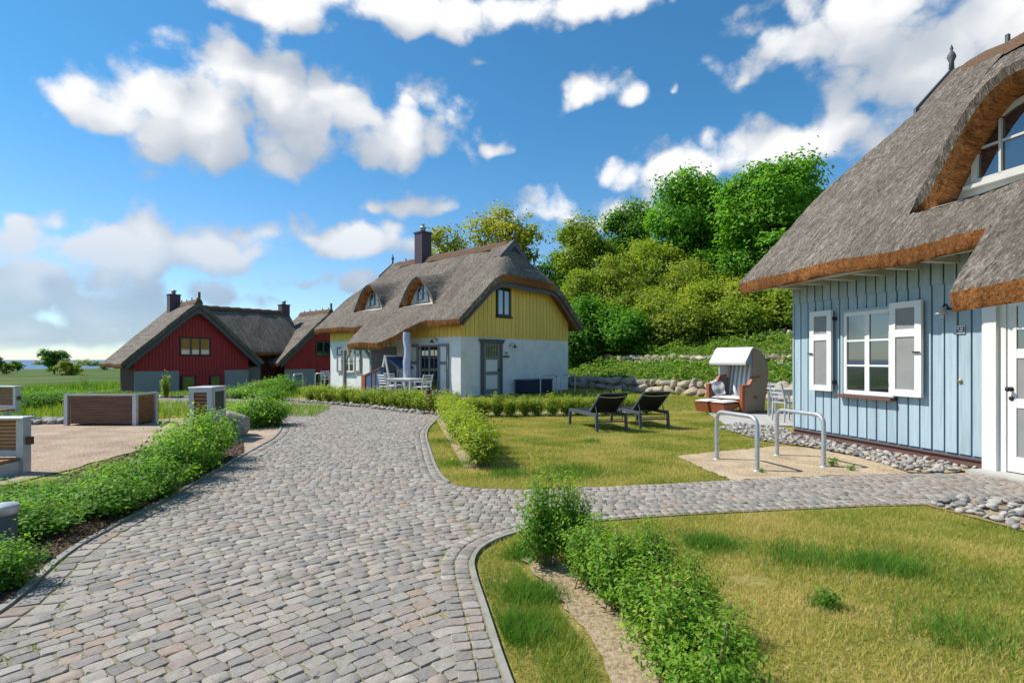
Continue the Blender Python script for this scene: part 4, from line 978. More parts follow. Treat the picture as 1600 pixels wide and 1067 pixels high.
MB(Mg).box((2.66, -.015, 1.74), (2.82, .0, 1.84)).build('number_plate', 'grey_panel', YEL)
# front: glazed terrace doors with shutters, left window with shutters, front door under the canopy
tdoor = window(YEL, None, 7.42, 8.62, .08, 2.12, 0, 2, 4, frame='grey_trim', sill=None, recess=-.01, name='terrace_door', mull=.12)
for i_, xm in enumerate((7.72, 8.33)):
    MB().box((xm - .012, -.018, .15), (xm + .012, -.008, 2.05)).build('glazing_bar', 'grey_trim', tdoor)
shutter(YEL, None, 8.66, 9.28, .06, 2.16, -.03, frame='grey_trim', panel='white_paint', split=.38); shutter(YEL, None, 6.72, 7.34, .06, 2.16, -.03, frame='grey_trim', panel='white_paint', split=.38, hinge_left=False)
window(YEL, None, 1.35, 2.25, .88, 2.1, 0, 2, 3, frame='white_paint', recess=-.01, sill='grey_trim')
shutter(YEL, None, .72, 1.26, .86, 2.14, -.03, frame='grey_trim', panel='white_paint'); shutter(YEL, None, 2.34, 2.88, .86, 2.14, -.03, frame='grey_trim', panel='white_paint')
fd = MB(); fd.box((3.95, -.06, 0), (4.12, .0, 2.25)).box((5.1, -.06, 0), (5.27, .0, 2.25)).box((4.12, -.06, 2.12), (5.1, .0, 2.25)); fd.build('door_frame', 'white_paint', YEL)
fdo = MB().box((4.12, -.03, .03), (5.1, .0, 2.12)).build('door', 'white_paint', YEL)
MB().box((4.26, -.036, 1.5), (4.96, -.0305, 2.0)).build('pane', 'window_glass', fdo)
for a, b in ((.2, .75), (.85, 1.38)): MB().box((4.26, -.037, a), (4.96, -.0305, b)).build('panel', 'slate_grey', fdo)
sc = MB().box((5.6, -1.3, -.2), (5.72, 0, 2.1)); sc.build('porch_screen', 'grey_trim', YEL)
for xx in (3.5, 5.66):
    MB().beam((xx, -1.30, -.1), (xx, -1.30, 1.95), .13, .13).beam((xx, -1.28, 1.45), (xx + (.5 if xx < 4 else -.5), -1.28, 1.95), .08, .10).build('porch_post', 'grey_trim', YEL)
MB().beam((3.3, -1.30, 2.0), (6.4, -1.30, 2.0), .12, .14).build('porch_beam', 'grey_trim', YEL)
pts = [(8.05 + .03 * math.sin(i * 1.3), -1.2 + .03 * math.cos(i * 1.9), -.1 + 2.72 * i / 9) for i in range(10)]
MB().tube(pts, [.19, .18, .165, .17, .155, .16, .15, .155, .15, .15], 12).build('trunk_post', 'lavender_trunk', YEL)
wall_lamp(YEL, None, (8.55, -.01, 2.30), (-.45, -.89, 0))
# chimney
ch = MB(); zc = float(ry.zr); cx, cy = 3.05, D_ / 2
ch.bbox((cx - .33, cy - .33, zc - .7), (cx + .33, cy + .33, zc + 1.35), .02); cho = ch.build('chimney', 'chimney_metal', YEL)
MB().box((cx - .37, cy - .37, zc + 1.35), (cx + .37, cy + .37, zc + 1.42)).build('chimney_cap', 'chimney_metal', cho)
MB().lathe([(.0, 1.42), (.14, 1.42), (.13, 1.62), (.18, 1.66), (.18, 1.70), (.06, 1.76), (.06, 1.84), (.13, 1.86), (0, 1.9)], 14, (cx, cy, zc)).build('flue', 'galvanised', cho)

# ------------------------------------------------------------------ RED HOUSE (left, behind)
rx = Vector((0.66, 0.75, 0)).normalized(); g0 = np.array((-0.582 * 38.0, 38.0)); zred = float(ground(*g0)) - .02
RED = empty('red_house', (*g0, zred), math.atan2(rx.y, rx.x), 'dark red boarded house with two thatched gables and grey panels', 'house')
def wing(xc, wl_, deep=3.6, front=0.0):
    Mw = Matrix(((0, 1, 0, xc - 3.7), (-1, 0, 0, deep + front), (0, 0, 1, 0), (0, 0, 0, 1)))      # roof x -> -y, roof y -> x
    rf = Roof(deep, 7.4, .82, .75, 2.22, .965, None, dx=.25, n1=10, n2=8, M=Mw, th=.32); rf.build(RED)
    ridge_parts(rf, RED, False, False, pegs=5); vb = verge_board(rf, RED, True, drop=.42)
    z_ap = rf.zr
    y0 = front
    w_ = MB(); w_.box((xc - 3.55, y0 + .02, -.8), (xc + 3.55, y0 + deep, 2.45))
    gzz = lambda c: float(2.05 + .965 * (3.7 + .82 - abs(c - xc)) - .25)
    w_.add([(xc - 3.55, y0 + .03, 2.45), (xc + 3.55, y0 + .03, 2.45), (xc, y0 + .03, gzz(xc))], [(0, 1, 2)]); wo2 = w_.build('wall', 'red_back', RED)
    boards(wo2, None, 'x', xc - 3.62, xc + 3.62, lambda c: 1.72, gzz, y0 + .02, .2, .185, 'red_board', joined=True, name='boarding', proud=.04, skip=[(xc - .95, xc + .95, 2.72, 4.02)])
    boards(wo2, None, 'x', xc - 1.0, xc + 1.9, lambda c: -.6, lambda c: 1.75, y0 + .01, .2, .185, 'red_board', joined=True, name='boarding', proud=.03, skip=[(xc - .86, xc - .0, .18, 1.36), (xc + .95, xc + 1.7, .18, 1.36)])
    for a, b in ((xc - 3.62, xc - 1.02), (xc + 1.92, xc + 3.62)): MB().box((a, y0 - .03, -.7), (b, y0 + .02, 1.71)).build('grey_panel', 'grey_panel', RED)
    window(RED, None, xc - .95, xc + .95, 2.78, 3.98, y0 - .02, 3, 1, frame='anthracite', sill=None, recess=-.0, muntin=False, fw=.07, mull=.14)
    window(RED, None, xc - .83, xc - .03, .22, 1.32, y0 - .02, 1, 1, frame='anthracite', sill=None, recess=-.0, muntin=False)
    window(RED, None, xc + .98, xc + 1.66, .22, 1.32, y0 - .02, 1, 1, frame='anthracite', sill=None, recess=-.0, muntin=False)
    MB(Mw).beam((deep + .72, 3.7, z_ap + .0), (deep + .72, 3.7, z_ap + .55), .1, .14).build('finial', 'grey_wood', RED)
    return rf
rw = wing(0, True); wing(10.0, False)
# link roof between the wings
Ml = Matrix.Translation((1.6, .95, 0)); rl = Roof(6.8, 5.0, .75, .0, 3.1, 1.06, None, dx=.25, n1=12, n2=8, M=Ml, th=.3); rl.build(RED)
rlc = ridge_parts(rl, RED, False, False, pegs=0)
MB().box((3.5, 1.2, -.8), (6.5, 4.6, 2.6)).build('wall', 'red_back', RED)
MB().box((3.6, 1.1, -.6), (5.0, 1.2, 1.9)).build('link_wall', 'slate_grey', RED); window(RED, None, 3.8, 4.9, .5, 1.6, 1.08, 2, 1, frame='dark_metal', sill=None, muntin=False)
for (cx, cy, hh) in ((-.35, 3.3, .72), (8.0, 3.4, .62)):
    zc = 6.45; ch = MB(); ch.bbox((cx - .35, cy - .35, 4.8), (cx + .35, cy + .35, zc + hh), .02); cho = ch.build('chimney', 'chimney_metal', RED)
    MB().box((cx - .39, cy - .39, zc + hh), (cx + .39, cy + .39, zc + hh + .07)).build('chimney_cap', 'chimney_metal', cho)
    MB().lathe([(0, 0), (.14, 0), (.13, .2), (.18, .22), (.18, .3), (0, .36)], 12, (cx, cy, zc + hh + .07)).build('flue', 'galvanised', cho)
# ------------------------------------------------------------------ furniture and small things
def bike_rack(p, q, h, r_, label, group=None, z=0.0, mat='galvanised'):
    p, q = Vector((*p, z)), Vector((*q, z)); c = (p + q) / 2; d = (q - p); ln = d.length; o = empty('bike_rack', c, math.atan2(d.y, d.x), label, 'bike rack', group)
    rb_ = min(.13, ln * .3); pts = [(-ln / 2, 0, -.15), (-ln / 2, 0, h - rb_)]
    pts += [(-ln / 2 + rb_ - rb_ * math.cos(a), 0, h - rb_ + rb_ * math.sin(a)) for a in (.4, .8, 1.2, 1.57)]
    pts += [(ln / 2 - rb_ + rb_ * math.sin(a), 0, h - rb_ + rb_ * math.cos(a)) for a in (0, .4, .8, 1.2, 1.57)] + [(ln / 2, 0, -.15)]
    MB().tube(pts, r_, 12).build('tube', mat, o)
    for sx in (-1, 1): MB().lathe([(r_ * 1.9, -.01), (r_ * 1.9, .006), (r_ * 1.05, .01)], 12, (sx * ln / 2, 0, .004)).build('ground_collar', mat, o)
    return o
bike_rack(G(1120, 717), G(1183, 735), .72, .031, 'galvanised hoop bike rack on the sand patch, farther from the blue wall')
bike_rack(G(1214, 711), G(1287, 729), .72, .031, 'galvanised hoop bike rack on the sand patch, next to the blue wall')
# racks beside the yellow gable and by its far corner
bike_rack((1.25, 23.9), (2.05, 24.8), .80, .028, 'hoop bike rack before the dark chest at the yellow gable', z=0, mat='alu_frame')
bike_rack((2.25, 25.0), (3.0, 25.95), .80, .028, 'hoop bike rack at the rear corner of the yellow gable', z=0, mat='alu_frame')
bike_rack(G(459, 611), G(473, 608), .85, .03, 'lone pale hoop bike rack between the bushes and the far lawn', z=-.05)
bike_rack(G(492.5, 606), G(507, 606), .82, .03, 'pale hoop bike rack in front of the two white chairs', z=-.05)

def lounger(loc, rz, label):
    o = empty('sun_lounger', (*loc, 0), rz, label, 'sun lounger', 'sun loungers on the lawn')
    Lg, Wd, H = 1.42, .68, .34                       # x: towards the foot end
    for y in (-Wd / 2, Wd / 2): MB().beam((-.02, y, H), (Lg, y, H), .035, .07).build('side_rail', 'anthracite', o)
    for x, tilt in ((0, -.03), (Lg - .03, .02)):
        for y in (-Wd / 2, Wd / 2): MB().beam((x, y, H - .01), (x + tilt, y, 0), .045, .055).build('leg', 'anthracite', o)
    MB().beam((0, -Wd / 2, .20), (0, Wd / 2, .20), .03, .03).build('crossbar', 'anthracite', o)
    MB().beam((Lg - .03, -Wd / 2, H), (Lg - .03, Wd / 2, H), .04, .05).build('crossbar', 'anthracite', o)
    n = 8; V = []
    for i in range(n + 1):
        x = .42 + (Lg - .46) * i / n
        V += [(x, -Wd / 2 + .03, H + .03), (x, 0, H + .012), (x, Wd / 2 - .03, H + .03)]
    V2 = V + [(a, b, c - .012) for a, b, c in V]; m_ = len(V)
    Fs = [(3 * i + k, 3 * i + k + 1, 3 * i + 4 + k, 3 * i + 3 + k) for i in range(n) for k in range(2)]
    MB().add(V2, Fs + [tuple(m_ + j for j in f[::-1]) for f in Fs]).build('seat', 'mesh_fabric', o)
    a, b = Vector((.42, 0, H + .02)), Vector((-.14, 0, .80)); V = []
    for i in range(7):
        t = i / 6; p = a.lerp(b, t); sag = Vector((.03, 0, .02)) * math.sin(math.pi * t)
        V += [p + Vector((0, -Wd / 2 + .045, 0)), p + sag * .9, p + Vector((0, Wd / 2 - .045, 0))]
    V2 = V + [v_ + Vector((.012, 0, .01)) for v_ in V]; m_ = len(V); Fs = [(3 * i + k, 3 * i + k + 1, 3 * i + 4 + k, 3 * i + 3 + k) for i in range(6) for k in range(2)]
    bk = MB().add(V2, Fs + [tuple(m_ + j for j in f[::-1]) for f in Fs]).build('backrest', 'mesh_fabric', o)
    fr = MB()
    for y in (-Wd / 2 + .03, Wd / 2 - .03): fr.beam(a + Vector((0, y, 0)), b + Vector((0, y, 0)), .028, .035)
    fr.beam(b + Vector((0, -Wd / 2 + .03, 0)), b + Vector((0, Wd / 2 - .03, 0)), .03, .028); fr.build('back_frame', 'anthracite', bk)
    q = a.lerp(b, .86)
    MB().tube([q + Vector((-.01, y, -.03 * math.cos(y / Wd * math.pi))) for y in np.linspace(-Wd / 2 + .04, Wd / 2 - .04, 9)], .012, 6).build('stretcher', 'alu_frame', bk)
    st = MB()
    for y in (-Wd / 2 + .05, Wd / 2 - .05): st.tube([a.lerp(b, .45) + Vector((0, y, 0)), (.02, y, .24)], .011, 6)
    st.tube([(.02, -Wd / 2 + .05, .24), (.02, Wd / 2 - .05, .24)], .012, 6).build('support_strut', 'anthracite', o)
    return o
pA, pB, pC = G(932, 676), G(977, 671), G(884, 662)
dirL = (pC - pA) / np.linalg.norm(pC - pA); rzL = math.atan2(dirL[1], dirL[0])
lounger((pA + pB) / 2, rzL, 'black and grey sun lounger on the lawn, the one nearer the cobbled path')
pA2, pB2 = G(1000, 670), G(1043, 668)
lounger((pA2 + pB2) / 2, rzL - .03, 'black and grey sun lounger on the lawn, the one nearer the hooded beach chair')

# hooded wicker beach chair
BC = empty('beach_chair', (*G(1146, 644), 0), R(-62), 'hooded wicker beach chair with grey striped lining and footrests', 'beach chair')   # local -y is the front
Wb, Db = 1.22, .86
for sx in (-1, 1):
    x0, x1 = (sx * Wb / 2, sx * (Wb / 2 - .06))
    prof = [(-.30, .06), (.52, .06), (.60, .55), (.52, .98), (.08, .98), (-.06, .80), (-.30, .72)]
    MB().prism([(p[0], p[1]) for p in prof], 0, min(x0, x1), max(x0, x1)).build('side_panel', 'wicker', BC)
    xs_ = sorted((x0 + sx * .015, x1 - sx * .02))
    MB().box((xs_[0], -.40, .03), (xs_[1], -.295, .76)).build('front_post', 'teak', BC)
    arm = MB()
    for a, b in (((-.40, .775), (-.10, .79)), ((-.10, .79), (.06, 1.0)), ((.06, 1.0), (.34, 1.03))): arm.beam(((xs_[0] + xs_[1]) / 2, a[0], a[1]), ((xs_[0] + xs_[1]) / 2, b[0], b[1]), .11, .05)
    arm.build('armrest', 'teak', BC)
    MB().box((xs_[0] - .001, -.30, .02), (xs_[1] + .001, .55, .075)).build('base_rail', 'teak', BC)
    MB().box((sx * (Wb / 2 + .006) - .012, .10, .42), (sx * (Wb / 2 + .006) + .012, .22, .50)).build('handle', 'teak', BC)
# hood: curved wicker shell, leaning back
def hoodprof(t):                                     # back outline from seat level to top front
    return [(.58, .55), (.66, .85), (.70, 1.15), (.66, 1.42), (.54, 1.62), (.34, 1.74), (.05, 1.82)][t]
hv = []
for i in range(7):
    y, z = hoodprof(i); hv += [(-Wb / 2, y, z), (Wb / 2, y, z), (Wb / 2 - .04, y - .03, z - .035), (-Wb / 2 + .04, y - .03, z - .035)]
MB().add(hv, [(4 * i + a, 4 * i + b, 4 * i + 4 + b, 4 * i + 4 + a) for i in range(6) for a, b in ((0, 1), (1, 2), (2, 3), (3, 0))] + [(0, 1, 2, 3), (24, 25, 26, 27)]).build('hood_back', 'wicker', BC)
for sx in (-1, 1):
    pr = [(.18, 1.0)] + [hoodprof(i) for i in range(7)] + [(-.02, 1.80), (.10, 1.15)]
    pr = [(.10, .98), (.56, .6)] + [hoodprof(i) for i in range(1, 7)] + [(.02, 1.80)]
    MB().prism(pr, 0, *(sorted((sx * (Wb / 2 - .002), sx * (Wb / 2 - .04))))).build('hood_side', 'wicker', BC)
    MB().prism([(.05, .95), (.48, .62), (.56, 1.15), (.40, 1.6), (.04, 1.72), (.06, 1.3)], 0, *(sorted((sx * (Wb / 2 - .045), sx * (Wb / 2 - .06))))).build('side_lining', 'striped_fabric', BC)
    MB().add([(sx * (Wb / 2 - .03), .03, 1.80), (sx * (Wb / 2 - .03), -.26, 1.42), (sx * (Wb / 2 - .03), .07, 1.30)], [(0, 1, 2)]).build('awning_side', 'striped_fabric', BC)
aw = MB(); A_ = [(.36, 1.765), (.05, 1.84), (-.02, 1.80), (-.28, 1.42), (-.27, 1.36)]
aw.add([(x, y, z + .012) for (y, z) in A_ for x in (-Wb / 2 - .015, Wb / 2 + .015)] + [(x, y + .02, z - .012) for (y, z) in A_ for x in (-Wb / 2 - .015, Wb / 2 + .015)],
       [(2 * i, 2 * i + 1, 2 * i + 3, 2 * i + 2) for i in range(4)] + [(10 + 2 * i, 12 + 2 * i, 13 + 2 * i, 11 + 2 * i) for i in range(4)] + [(8, 9, 19, 18), (0, 10, 11, 1)] + [(2 * i, 2 * i + 2, 12 + 2 * i, 10 + 2 * i) for i in range(4)] + [(1 + 2 * i, 11 + 2 * i, 13 + 2 * i, 3 + 2 * i) for i in range(4)])
aw.build('awning', 'white_fabric', BC)
def cushion(name, a, b, c, d, th, mat, parent):
    """soft quad cushion from corners a,b,c,d"""
    a, b, c, d = map(Vector, (a, b, c, d)); n_ = (b - a).cross(d - a).normalized(); V = []; N = 8
    for sgn in (1, -1):
        for i in range(N + 1):
            for j in range(N + 1):
                u, v_ = i / N, j / N; p = a * (1 - u) * (1 - v_) + b * u * (1 - v_) + c * u * v_ + d * (1 - u) * v_
                e = (math.sin(math.pi * u) * math.sin(math.pi * v_)) ** .35; V.append(p + n_ * sgn * th / 2 * e)
    M_ = (N + 1) ** 2; Fs = [(i * (N + 1) + j, (i + 1) * (N + 1) + j, (i + 1) * (N + 1) + j + 1, i * (N + 1) + j + 1) for i in range(N) for j in range(N)]
    return MB().add(V, Fs + [tuple(M_ + k for k in f[::-1]) for f in Fs], 0, True).build(name, mat, parent)
xi = Wb / 2 - .07
cushion('back_cushion', (-xi, .36, .48), (xi, .36, .48), (xi, .58, 1.68), (-xi, .58, 1.68), .12, 'striped_fabric', BC)
MB().box((-xi, -.34, .28), (xi, .45, .33)).box((-xi, -.36, .20), (xi, -.33, .36)).build('seat_board', 'teak', BC)
cushion('seat_cushion', (-xi + .01, -.36, .42), (xi - .01, -.36, .42), (xi - .01, .36, .40), (-xi + .01, .36, .40), .13, 'white_fabric', BC)
for sx in (-1, 1):
    c0 = sx * .28
    MB().prism([(-.36, .30), (-.36, .22), (-.92, .04), (-1.0, .30)], 0, c0 - .23, c0 + .23).build('footrest', 'teak', BC)
    cushion('footrest_cushion', (c0 - .22, -1.0, .34), (c0 + .22, -1.0, .34), (c0 + .22, -.38, .36), (c0 - .22, -.38, .36), .09, 'white_fabric', BC)
# towel over the left armrest
tv = []
for i in range(9):
    t = i / 8
    for j in range(5):
        s_ = j / 4; x = -xi - .06 + .34 * t + .02 * math.sin(7 * s_); z = .86 + .12 * s_ - .46 * t ** 1.3; y = -.30 + .42 * s_ - .12 * t + .03 * math.sin(9 * t + 3 * s_); tv.append((x, y, z))
MB().add(tv, [(5 * i + j, 5 * i + j + 1, 5 * i + 6 + j, 5 * i + 5 + j) for i in range(8) for j in range(4)], 0, True).build('arm_cover', 'striped_fabric', BC)

def garden_chair(loc, rz, label, mat='alu_frame', group=None, seatm='white_paint'):
    o = empty('garden_chair', loc, rz, label, 'chair', group)
    for x in (-.22, .22):
        MB().beam((x, -.22, 0), (x, -.22, .63), .035, .035).build('leg', mat, o)
        MB().beam((x, .24, 0), (x, .20, .45), .035, .035).beam((x, .20, .45), (x, .32, .92), .035, .035).build('leg', mat, o)
        MB().beam((x, -.24, .64), (x, .24, .64), .045, .025).build('armrest', mat, o)
    MB().bbox((-.22, -.23, .43), (.22, .22, .46), .008).build('seat', seatm, o)
    bk = MB()
    for k in range(4): t = .58 + .10 * k; bk.beam((-.22, .20 + .12 * (t - .45) / .47, t), (.22, .20 + .12 * (t - .45) / .47, t), .02, .05)
    bk.build('backrest', seatm, o); return o
def garden_table(loc, rz, label, lx=1.5, ly=.9, mat='alu_frame'):
    o = empty('garden_table', loc, rz, label, 'table')
    MB().bbox((-lx / 2, -ly / 2, .70), (lx / 2, ly / 2, .735), .006).build('tabletop', 'cream_frame', o)
    MB().box((-lx / 2 + .05, -ly / 2 + .05, .63), (lx / 2 - .05, ly / 2 - .05, .698)).build('apron', mat, o)
    for x in (-lx / 2 + .05, lx / 2 - .05):
        for y in (-ly / 2 + .05, ly / 2 - .05): MB().beam((x, y, 0), (x, y, .64), .06, .06).build('leg', mat, o)
    return o
rzY = math.atan2(yx.y, yx.x)
def YP(x, y, z=0): p = Matrix.Rotation(rzY, 4, 'Z') @ Vector((x, y, z)) + Vector((-9.53, 28.56, 0)); return (p.x, p.y, p.z)
tag(MB().box((5.9, -3.1, -.1), (9.9, -.02, .03)).build('terrace', 'patio_slab', None, loc=(-9.53, 28.56, 0), rz=rzY), 'pale paved terrace before the glazed doors of the yellow house', kind='structure')
garden_table(YP(8.75, -1.75, .03), rzY, 'white garden table on the terrace before the glazed doors')
garden_chair(YP(9.85, -1.85, .03), rzY - R(90), 'light grey slatted garden chair at the gable end of the terrace table', group=None)
garden_chair(YP(7.75, -1.6, .03), rzY + R(95), 'light grey garden chair between trunk post and terrace table')
garden_chair(YP(8.6, -2.55, .03), rzY + R(180), 'light grey garden chair on the hedge side of the terrace table')
pq1, pq2 = G(508, 603), G(514, 602.5)
garden_chair((*pq1, -.05), R(20), 'pale garden chair behind the hoop rack, farther from the yellow house', seatm='alu_frame'); garden_chair((pq1[0] + .75, pq1[1] + .2, -.05), R(12), 'pale garden chair behind the hoop rack, beside the yellow house corner', seatm='alu_frame')
# swing seat under the eave
SW = empty('garden_swing', YP(6.85, -1.0, .03), R(68), 'white A-frame garden swing with dark blue canopy by the trunk post', 'garden swing')
for x in (-.62, .62):
    MB().beam((x, -.34, 0), (x, 0, 1.62), .07, .07).beam((x, .40, 0), (x, 0, 1.62), .07, .07).beam((x, -.20, .9), (x, .22, .9), .05, .05).build('a_frame', 'white_paint', SW)
MB().beam((-.66, 0, 1.62), (.66, 0, 1.62), .08, .08).build('top_beam', 'white_paint', SW)
MB().add([(-.6, -.62, 1.12), (.6, -.62, 1.12), (.6, -.04, 1.60), (-.6, -.04, 1.60), (.6, .08, 1.58), (-.6, .08, 1.58), (-.6, -.62, 1.09), (.6, -.62, 1.09), (.6, -.04, 1.57), (-.6, -.04, 1.57), (.6, .08, 1.55), (-.6, .08, 1.55)], [(0, 1, 2, 3), (3, 2, 4, 5), (6, 9, 8, 7), (9, 11, 10, 8), (0, 6, 7, 1), (4, 10, 11, 5), (0, 3, 9, 6), (3, 5, 11, 9), (1, 7, 8, 2), (2, 8, 10, 4)]).build('canopy', 'blue_cloth', SW)
MB().bbox((-.5, -.2, .42), (.5, .25, .48), .01).bbox((-.5, .22, .48), (.5, .28, .95), .01).build('seat', 'blue_cloth', SW)
SC = empty('wooden_screen', YP(6.95, -2.2, 0), rzY, 'low red-brown wooden screen with dark blue infill beside the trunk post', 'screen')
MB().box((-.55, -.10, 0), (-.30, .10, .88)).build('end_post', 'teak', SC)
MB().add([(-.30, -.06, .0), (.75, -.06, .0), (.75, -.06, 1.12), (-.30, -.06, .82), (-.30, .06, .0), (.75, .06, .0), (.75, .06, 1.12), (-.30, .06, .82)], [(0, 1, 2, 3), (7, 6, 5, 4), (0, 4, 5, 1), (1, 5, 6, 2), (2, 6, 7, 3), (3, 7, 4, 0)]).build('infill', 'blue_cloth', SC)
MB().beam((-.32, 0, .86), (.78, 0, 1.17), .16, .07).build('top_rail', 'rust_brown', SC)
for x in (.1, .4): MB().box((x - .03, -.08, 0), (x + .03, -.062, .93 + .28 * x)).build('batten', 'rust_brown', SC)
# dark chest at the gable
CH = empty('storage_chest', YP(10.35, 4.25, 0), rzY + R(90), 'dark navy storage chest against the white gable wall', 'chest')
MB().bbox((-1.0, -.30, .02), (.95, .30, .56), .015).build('body', 'navy_box', CH); MB().bbox((-1.04, -.34, .565), (.99, .33, .62), .012).build('lid', 'anthracite', CH)
for k in range(4): MB().box((-1.0 + .1, -.312, .1 + .11 * k), (.85, -.302, .18 + .11 * k)).build('slat', 'navy_box', CH)
# brown post light, dark bollard
p = G(670, 643); BL = empty('bollard_light', (*p, 0), 0, 'rust-brown bollard light between the two clipped hedges', 'bollard')
MB().lathe([(0, -.1), (.085, -.1), (.085, .48), (.075, .50), (0, .505)], 16).build('post', 'rust_brown', BL); MB().lathe([(.072, .5), (.072, .60), (.085, .605), (.085, .63), (0, .64)], 16).build('cap', 'rust_brown', BL)
p = G(12, 856); BD = empty('bollard_light', (-3.86, 4.1, -.27), 0, 'dark grey cylinder bollard light standing in the rose hedge', 'bollard')
MB().lathe([(.10, -.1), (.10, .60), (.097, .606)], 24).build('post', 'anthracite', BD); MB().lathe([(0, .675), (.11, .675), (.113, .668), (.113, .61), (.10, .604)], 24).build('cap', 'galvanised', BD)
# patio behind the blue house with blue-grey table and chair
tag(MB().box((-2.2, -1.6, -.1), (1.6, 1.5, .025)).build('patio', 'patio_slab', None, loc=(7.4, 13.6, 0), rz=R(-12)), 'grey paved patio behind the blue house corner', kind='structure')
garden_chair((6.62, 13.1, .03), R(100), 'blue-grey garden chair half hidden by the blue house corner', seatm='alu_frame')
garden_table((7.25, 13.9, .03), R(-12), 'blue-grey garden table mostly hidden by the blue house corner', 1.2, .8)

# ---- gravel yard: planter, bin, benches, boulders
def slats(parent, M, x0, x1, z0, z1, n, y, mat, th=.025, gap=.3):
    p = (z1 - z0) / n
    for i in range(n): MB(M).box((x0, y - th, z0 + p * i + p * gap / 2), (x1, y, z0 + p * (i + 1) - p * gap / 2)).build('slat', mat, parent)
a, b, c = G(104, 664.5), G(211, 664.5), G(242, 659)
PLT = empty('planter', (*a, 0), math.atan2(b[1] - a[1], b[0] - a[0]), 'large raised planter of brown horizontal slats with grey metal frame', 'planter')
Lp = float(np.linalg.norm(b - a)); ang = math.atan2(c[1] - b[1], c[0] - b[0]) - PLT.rotation_euler.z; Ls = float(np.linalg.norm(c - b)) * 1.0
Hh = .71
MB().box((.05, .06, .03), (Lp - .05, .9, Hh - .06)).build('liner', 'black_iron', PLT)
Ms = Matrix.Translation((Lp, 0, 0)) @ Matrix.Rotation(ang, 4, 'Z')
slats(PLT, None, .055, Lp - .055, .03, Hh - .03, 15, .035, 'slat_brown', .03); slats(PLT, Ms, .055, Ls - .04, .03, Hh - .03, 15, .035, 'slat_warm', .03)
Mback = Matrix.Translation((Lp + Ls * math.cos(ang), Ls * math.sin(ang), 0))
for k, (x, y) in enumerate(((0, 0), (Lp, 0), (Lp + Ls * math.cos(ang), Ls * math.sin(ang)), (Ls * math.cos(ang), Ls * math.sin(ang)))): MB().box((x - .04, y - .035, 0), (x + .045, y + .045, Hh + .012)).build('corner_post', 'alu_frame', PLT)
fr = MB(); fr.box((.046, -.02, Hh - .03), (Lp - .041, .03, Hh + .008)); fr.build('top_rail', 'alu_frame', PLT); MB(Ms).box((.05, -.02, Hh - .03), (Ls - .04, .03, Hh + .008)).build('top_rail', 'alu_frame', PLT)
x2, y2 = Ls * math.cos(ang), Ls * math.sin(ang)
MB().add([(.04, .04, Hh - .14), (Lp - .0, .04, Hh - .14), (Lp + x2 - .04, y2, Hh - .14), (x2, y2, Hh - .14)], [(0, 1, 2, 3)]).build('soil', 'mulch', PLT)
MB().box((x2 + .05, y2 - .02, .03), (Lp + x2 - .05, y2 + .02, Hh)).build('back_panel', 'slat_brown', PLT)
# waste bin housing
a, b = G(295, 690), G(329, 690)
BIN = empty('waste_bin', (*a, 0), R(6), 'grey metal waste bin housing with brown slatted front', 'waste bin')
Lb = float(np.linalg.norm(b - a)); Db_ = .62; Hb = .98
Hb = (690 - 607.5) / F * float(a[1])
MB().box((.05, .05, .05), (Lb - .05, Db_ - .05, Hb - .06)).build('liner', 'dark_metal', BIN)
fr = MB(); fr.box((0, 0, 0), (.085, .06, Hb - .07)).box((Lb - .085, 0, 0), (Lb, .06, Hb - .07)).box((0, 0, Hb - .07), (Lb, .06, Hb)).box((.085, .004, .0), (Lb - .085, .06, .06)); fr.build('front_frame', 'alu_frame', BIN)
slats(BIN, None, .085, Lb - .085, .07, Hb - .08, 12, .045, 'slat_warm', .03, .3)
sd_ = MB(); sd_.box((Lb - .012, .065, 0), (Lb + .004, Db_, Hb * .58)).box((Lb - .012, .065, Hb * .58), (Lb + .004, .13, Hb - .004)).box((Lb - .012, Db_ - .07, Hb * .58), (Lb + .004, Db_, Hb - .004)).box((Lb - .012, .13, Hb - .06), (Lb + .004, Db_ - .07, Hb - .004)); sd_.build('side_panel', 'cream_frame', BIN)
MB().box((Lb - .03, .13, Hb * .58), (Lb - .014, Db_ - .07, Hb - .06)).build('opening_flap', 'dark_metal', BIN)
MB().box((0, .062, 0), (.012, Db_, Hb - .004)).box((.012, Db_ - .012, 0), (Lb - .015, Db_, Hb - .004)).build('back_panel', 'alu_frame', BIN)
MB().bbox((-.012, -.012, Hb), (Lb + .012, Db_ + .012, Hb + .03), .006).build('lid', 'alu_frame', BIN)
MB().lathe([(0, 0), (.018, 0), (.018, .012), (0, .014)], 10).build('lock', 'dark_metal', BIN, loc=(Lb + .004, Db_ - .12, Hb * .36)).rotation_euler = (0, R(90), 0)
